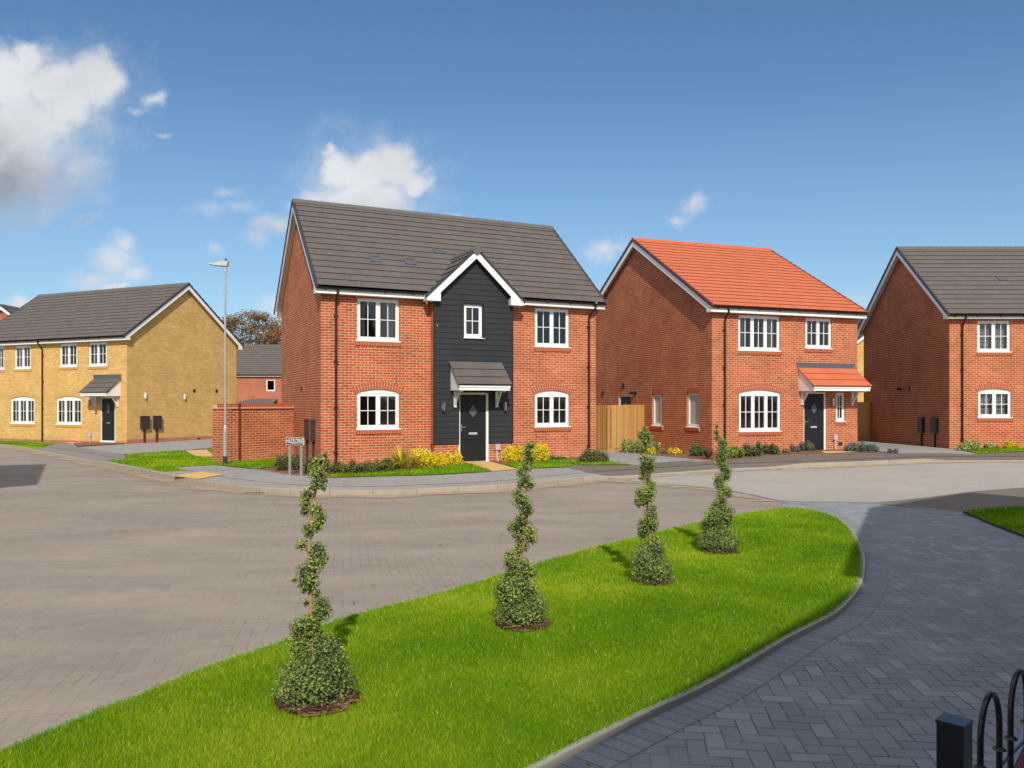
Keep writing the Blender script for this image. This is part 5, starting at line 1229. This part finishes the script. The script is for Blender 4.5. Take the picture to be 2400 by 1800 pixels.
# autumn tree far off
def tree(name, label, x, y, h, rw, rh, n=46, leafsize=.32, dens=.30):
    r = empty(name, (x, y, G(x, y))); tag(r, label, 'tree')
    bl = []; rs = random.Random(3); tips = []
    for i in range(n):
        a = rs.random()*2*math.pi; u = rs.random()**.5; hz = rs.uniform(-.75, 1)
        s = math.sqrt(max(0, 1-hz*hz)) if hz > 0 else .95
        p = (rw*u*s*math.cos(a), rw*u*s*math.sin(a)*.8, h-rh+rh*hz); q = rw*rs.uniform(.12, .23)
        bl.append((*p, q, q, q*.6, rs.uniform(-.15, .15))); tips.append(p)
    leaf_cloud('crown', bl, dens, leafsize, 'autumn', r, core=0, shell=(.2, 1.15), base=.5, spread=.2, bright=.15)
    b = MB(); b.tube([(0, 0, -.3), (0, 0, h*.35), (.2, 0, h*.55)], [.4, .3, .22], 8); b.build('trunk', 'dark_bark', r)
    for i in range(12):
        b = MB(); a = i/12*2*math.pi
        top = (.2, 0, h*.5); m_ = (math.cos(a)*rw*.4, math.sin(a)*rw*.35, h-rh*1.1)
        b.tube([top, m_, (math.cos(a)*rw*.8, math.sin(a)*rw*.6, h-rh*.5)], [.15, .09, .03], 6)
        for t in sorted(tips, key=lambda t: math.dist(t, (math.cos(a)*rw*.7, math.sin(a)*rw*.6, h-rh*.6)))[:6]: b.tube([m_, t], [.05, .012], 5)
        b.build('limb', 'dark_bark', r)
    return r
tree('autumn_tree', 'bare topped autumn tree with thin brown leaves beyond the distant red house', -31.8, 97, 13.0, 6.0, 4.3, n=170, leafsize=.24, dens=.30)

# ------------------------------------------------------------------ bow top railing at the viewpoint
fa = math.atan2(.687, .727); c0 = Vector((1.082, 1.80)); dv = Vector((.727, .687))
rl_ = empty('bow_top_railing', (c0.x, c0.y, G(c0.x, c0.y)), fa); tag(rl_, 'glossy black bow topped metal railing at the bottom right corner', 'railing')
zt = CAMZ-.66-G(c0.x, c0.y); gz = .0
for k in range(5):
    sx_ = k*.225; b = MB(); rr = .0685; pts = [(sx_-rr, 0, -.05)] + [(sx_-rr*math.cos(t), 0, zt-rr*1.35+rr*1.35*math.sin(t)-.0) for t in [math.pi*q/14 for q in range(15)]] + [(sx_+rr, 0, -.05)]
    b.tube(pts, .0068, 10); bow = b.build('bow', 'railing_black', rl_, smooth=True)
    b = MB()
    for s_ in (-rr, rr): b.lathe(sx_+s_, 0, [(.007, zt-.150), (.0125, zt-.147), (.016, zt-.145), (.0125, zt-.141), (.007, zt-.138)], 8)
    b.build('collar', 'railing_black', bow)
for z_ in (zt-.185, .12):
    b = MB(); b.box(-.14, 1.1, -.002, .002, z_-.0035, z_+.0035); b.build('rail', 'railing_black', rl_)
pz = CAMZ-.655; px_, py_ = .915, 1.645
pr = empty('railing_post', (px_, py_, G(px_, py_)), fa); tag(pr, 'square black metal post with a flat cap, left end of the railing', 'post')
b = MB(); hh = pz-G(px_, py_); b.box(-.026, .026, -.026, .026, -.1, hh-.006); b.build('shaft', 'railing_black', pr)
b = MB(); b.box(-.0275, .0275, -.0275, .0275, hh-.006, hh); b.build('cap', 'railing_black', pr)
sb = empty('sales_board', (1.42, 2.32, G(1.4, 2.3)), fa-.1); tag(sb, 'pale blue and pink board standing low behind the railing', 'board')
b = MB(); T = lambda p, y: (p[0], y, p[1])
b.prism([(-.20, 0), (.5, 0), (.5, .92), (-.03, .62), (-.20, .42)], 0, .02, T); b.build('panel', 'pale_board', sb)
b = MB(); b.prism([(.05, .45), (.3, .45), (.3, .80), (.12, .69)], -.004, -.001, T); b.build('pink_area', 'pink_board', sb)

# ------------------------------------------------------------------ sky with clouds
SE, SAZ = R(37.5), Vector((.0925, -.996)).normalized()
W = bpy.data.worlds.new('World'); scene.world = W; W.use_nodes = True; nt = W.node_tree; nt.nodes.clear(); t = NT(nt)
sky = t.n('ShaderNodeTexSky'); sky.sky_type = 'NISHITA'; sky.sun_disc = False; sky.sun_elevation = SE; sky.sun_rotation = math.atan2(SAZ.x, SAZ.y)
sky.air_density = 1.0; sky.dust_density = .35; sky.ozone_density = 2.2; sky.altitude = 50
g = t.n('ShaderNodeTexCoord').outputs['Generated']
sp = t.n('ShaderNodeSeparateXYZ'); t.L(g, sp.inputs[0])
yy = t.m('MAXIMUM', sp.outputs[1], .05)
cb = t.n('ShaderNodeCombineXYZ'); t.L(t.m('DIVIDE', sp.outputs[0], yy), cb.inputs[0]); t.L(t.m('DIVIDE', sp.outputs[2], yy), cb.inputs[1])
uv = cb.outputs[0]
wn = t.n('ShaderNodeTexNoise'); t.L(uv, wn.inputs['Vector']); wn.inputs['Scale'].default_value = 14; wn.inputs['Detail'].default_value = 5; wn.inputs['Roughness'].default_value = .6
wp = t.v('SUBTRACT', wn.outputs['Color'], (.5, .5, .5)); wsn = t.n('ShaderNodeVectorMath', operation='SCALE'); t.L(wp, wsn.inputs[0]); wsn.inputs['Scale'].default_value = .06
U = t.v('ADD', uv, wsn.outputs[0])
def acc(blobs):
    cur = None
    for cx, cy, rx, ry, w in blobs:
        c = ((cx-1200)/F, (HOR-cy)/F, 0)
        d = t.v('LENGTH', t.v('MULTIPLY', t.v('SUBTRACT', U, c), (F/rx, F/ry, 0)), out=1)
        e_ = t.m('MULTIPLY', t.m('SUBTRACT', 1.0, d), w)
        cur = e_ if cur is None else t.m('MAXIMUM', cur, e_)
    return cur
hard = acc([(30, 185, 115, 95, 1), (75, 140, 55, 60, .9), (130, 200, 80, 75, 1), (215, 190, 80, 85, 1.1), (60, 270, 120, 80, 1), (160, 245, 70, 50, .9),
            (20, 340, 100, 100, .9), (788, 395, 50, 58, 1), (850, 405, 90, 62, 1.1), (925, 395, 72, 58, 1), (975, 425, 55, 40, .8), (860, 462, 140, 38, .9), (775, 350, 18, 22, .5)])
soft = acc([(20, 400, 190, 150, 1.35), (95, 330, 120, 140, 1.0), (170, 390, 110, 100, .6), (160, 230, 190, 160, .55), (860, 420, 190, 130, .55), (290, 572, 42, 42, .75), (262, 612, 70, 48, .8), (222, 655, 85, 34, .75), (305, 650, 55, 28, .7), (262, 676, 36, 10, 1.2),
            (352, 238, 32, 22, .75), (322, 262, 36, 16, .5), (200, 515, 38, 20, .45), (55, 718, 50, 26, .95), (20, 730, 50, 20, .8), (655, 515, 70, 34, .7), (730, 470, 60, 34, .7), (480, 480, 60, 22, .32), (525, 440, 40, 16, .3),
            (500, 572, 34, 20, .45), (610, 545, 50, 26, .4), (640, 725, 50, 34, .6), (1628, 482, 46, 26, .65), (1588, 508, 40, 16, .5), (1415, 574, 52, 30, .7), (1450, 575, 30, 20, .5), (1075, 505, 30, 10, .8), (2010, 695, 50, 24, .3), (383, 322, 26, 8, .4), (560, 470, 70, 14, .25)])
det = t.noise(uv, 26, 8, .6); det2 = t.noise(uv, 8, 5, .55)
dh = t.mr(t.m('ADD', hard, t.m('MULTIPLY', t.m('SUBTRACT', det, .5), .5)), -.1, .55, 0, .97, True)
ds = t.mr(t.m('ADD', soft, t.m('MULTIPLY', t.m('SUBTRACT', det, .5), .8)), -.15, .95, 0, .88, True)
dens = t.m('SUBTRACT', 1, t.m('MULTIPLY', t.m('SUBTRACT', 1, dh), t.m('SUBTRACT', 1, ds)))
grey = acc([(20, 440, 230, 150, 1.3), (-20, 360, 150, 120, .8), (200, 515, 50, 30, .8), (230, 640, 130, 60, .3), (860, 510, 190, 60, .4), (60, 300, 120, 90, .25), (600, 520, 130, 60, .2), (1500, 545, 220, 60, .35)])
gf = t.m('ADD', t.m('MULTIPLY', t.m('MAXIMUM', grey, 0), .9), t.m('MULTIPLY', t.m('SUBTRACT', det2, .44), 1.0), clamp=True)
ccol = t.mix(gf, (7.2, 7.35, 7.6), (3.1, 3.35, 3.8))
# unseen broken cloud added behind the viewpoint and high overhead as neutral fill light
zz = t.m('MAXIMUM', sp.outputs[2], .12); c2 = t.n('ShaderNodeCombineXYZ'); t.L(t.m('DIVIDE', sp.outputs[0], zz), c2.inputs[0]); t.L(t.m('DIVIDE', sp.outputs[1], zz), c2.inputs[1])
over = t.mr(t.noise(c2.outputs[0], 1.1, 6, .6), .44, .56, 0, .95, True)
vv = t.m('DIVIDE', sp.outputs[2], yy)
away = t.m('MAXIMUM', t.mr(vv, .62, .95), t.mr(sp.outputs[1], .35, .05))
away = t.m('MULTIPLY', away, t.m('GREATER_THAN', sp.outputs[2], 0.0))
tint = t.mix(1.0, sky.outputs[0], (.72, .95, 1.06), 'MULTIPLY')
tint = t.mix(t.mr(sp.outputs[2], .0, .36, .34, 0), tint, (4.6, 5.6, 6.6))
front = t.m('GREATER_THAN', sp.outputs[1], .06)
col = t.mix(t.m('MULTIPLY', dens, front), tint, ccol)
col = t.mix(t.m('MULTIPLY', away, over), col, (9.0, 8.9, 8.8))
bg = t.n('ShaderNodeBackground'); t.L(col, bg.inputs[0]); bg.inputs[1].default_value = .098
wo = t.n('ShaderNodeOutputWorld'); t.L(bg.outputs[0], wo.inputs[0])

sun = bpy.data.lights.new('Sun', 'SUN'); sun.energy = 3.9; sun.angle = R(.53); sun.color = (1, .92, .80)
so = bpy.data.objects.new('Sun', sun); COL.objects.link(so)
sd = Vector((SAZ.x*math.cos(SE), SAZ.y*math.cos(SE), math.sin(SE))); so.rotation_euler = sd.to_track_quat('Z', 'Y').to_euler()

cam = bpy.data.cameras.new('Camera'); co = bpy.data.objects.new('Camera', cam); COL.objects.link(co); scene.camera = co
co.location = (0, 0, CAMZ); co.rotation_euler = (R(90), 0, 0); cam.sensor_width = 36; cam.lens = 36*F/2400; cam.shift_y = (HOR-900)/2400; cam.clip_start = .05; cam.clip_end = 2000
scene.view_settings.view_transform = 'Standard'; scene.view_settings.look = 'None'; scene.view_settings.exposure = 0.16; scene.view_settings.gamma = 1
scene.render.resolution_x = 1024; scene.render.resolution_y = 768
scene.cycles.max_bounces = 8; scene.cycles.transparent_max_bounces = 12
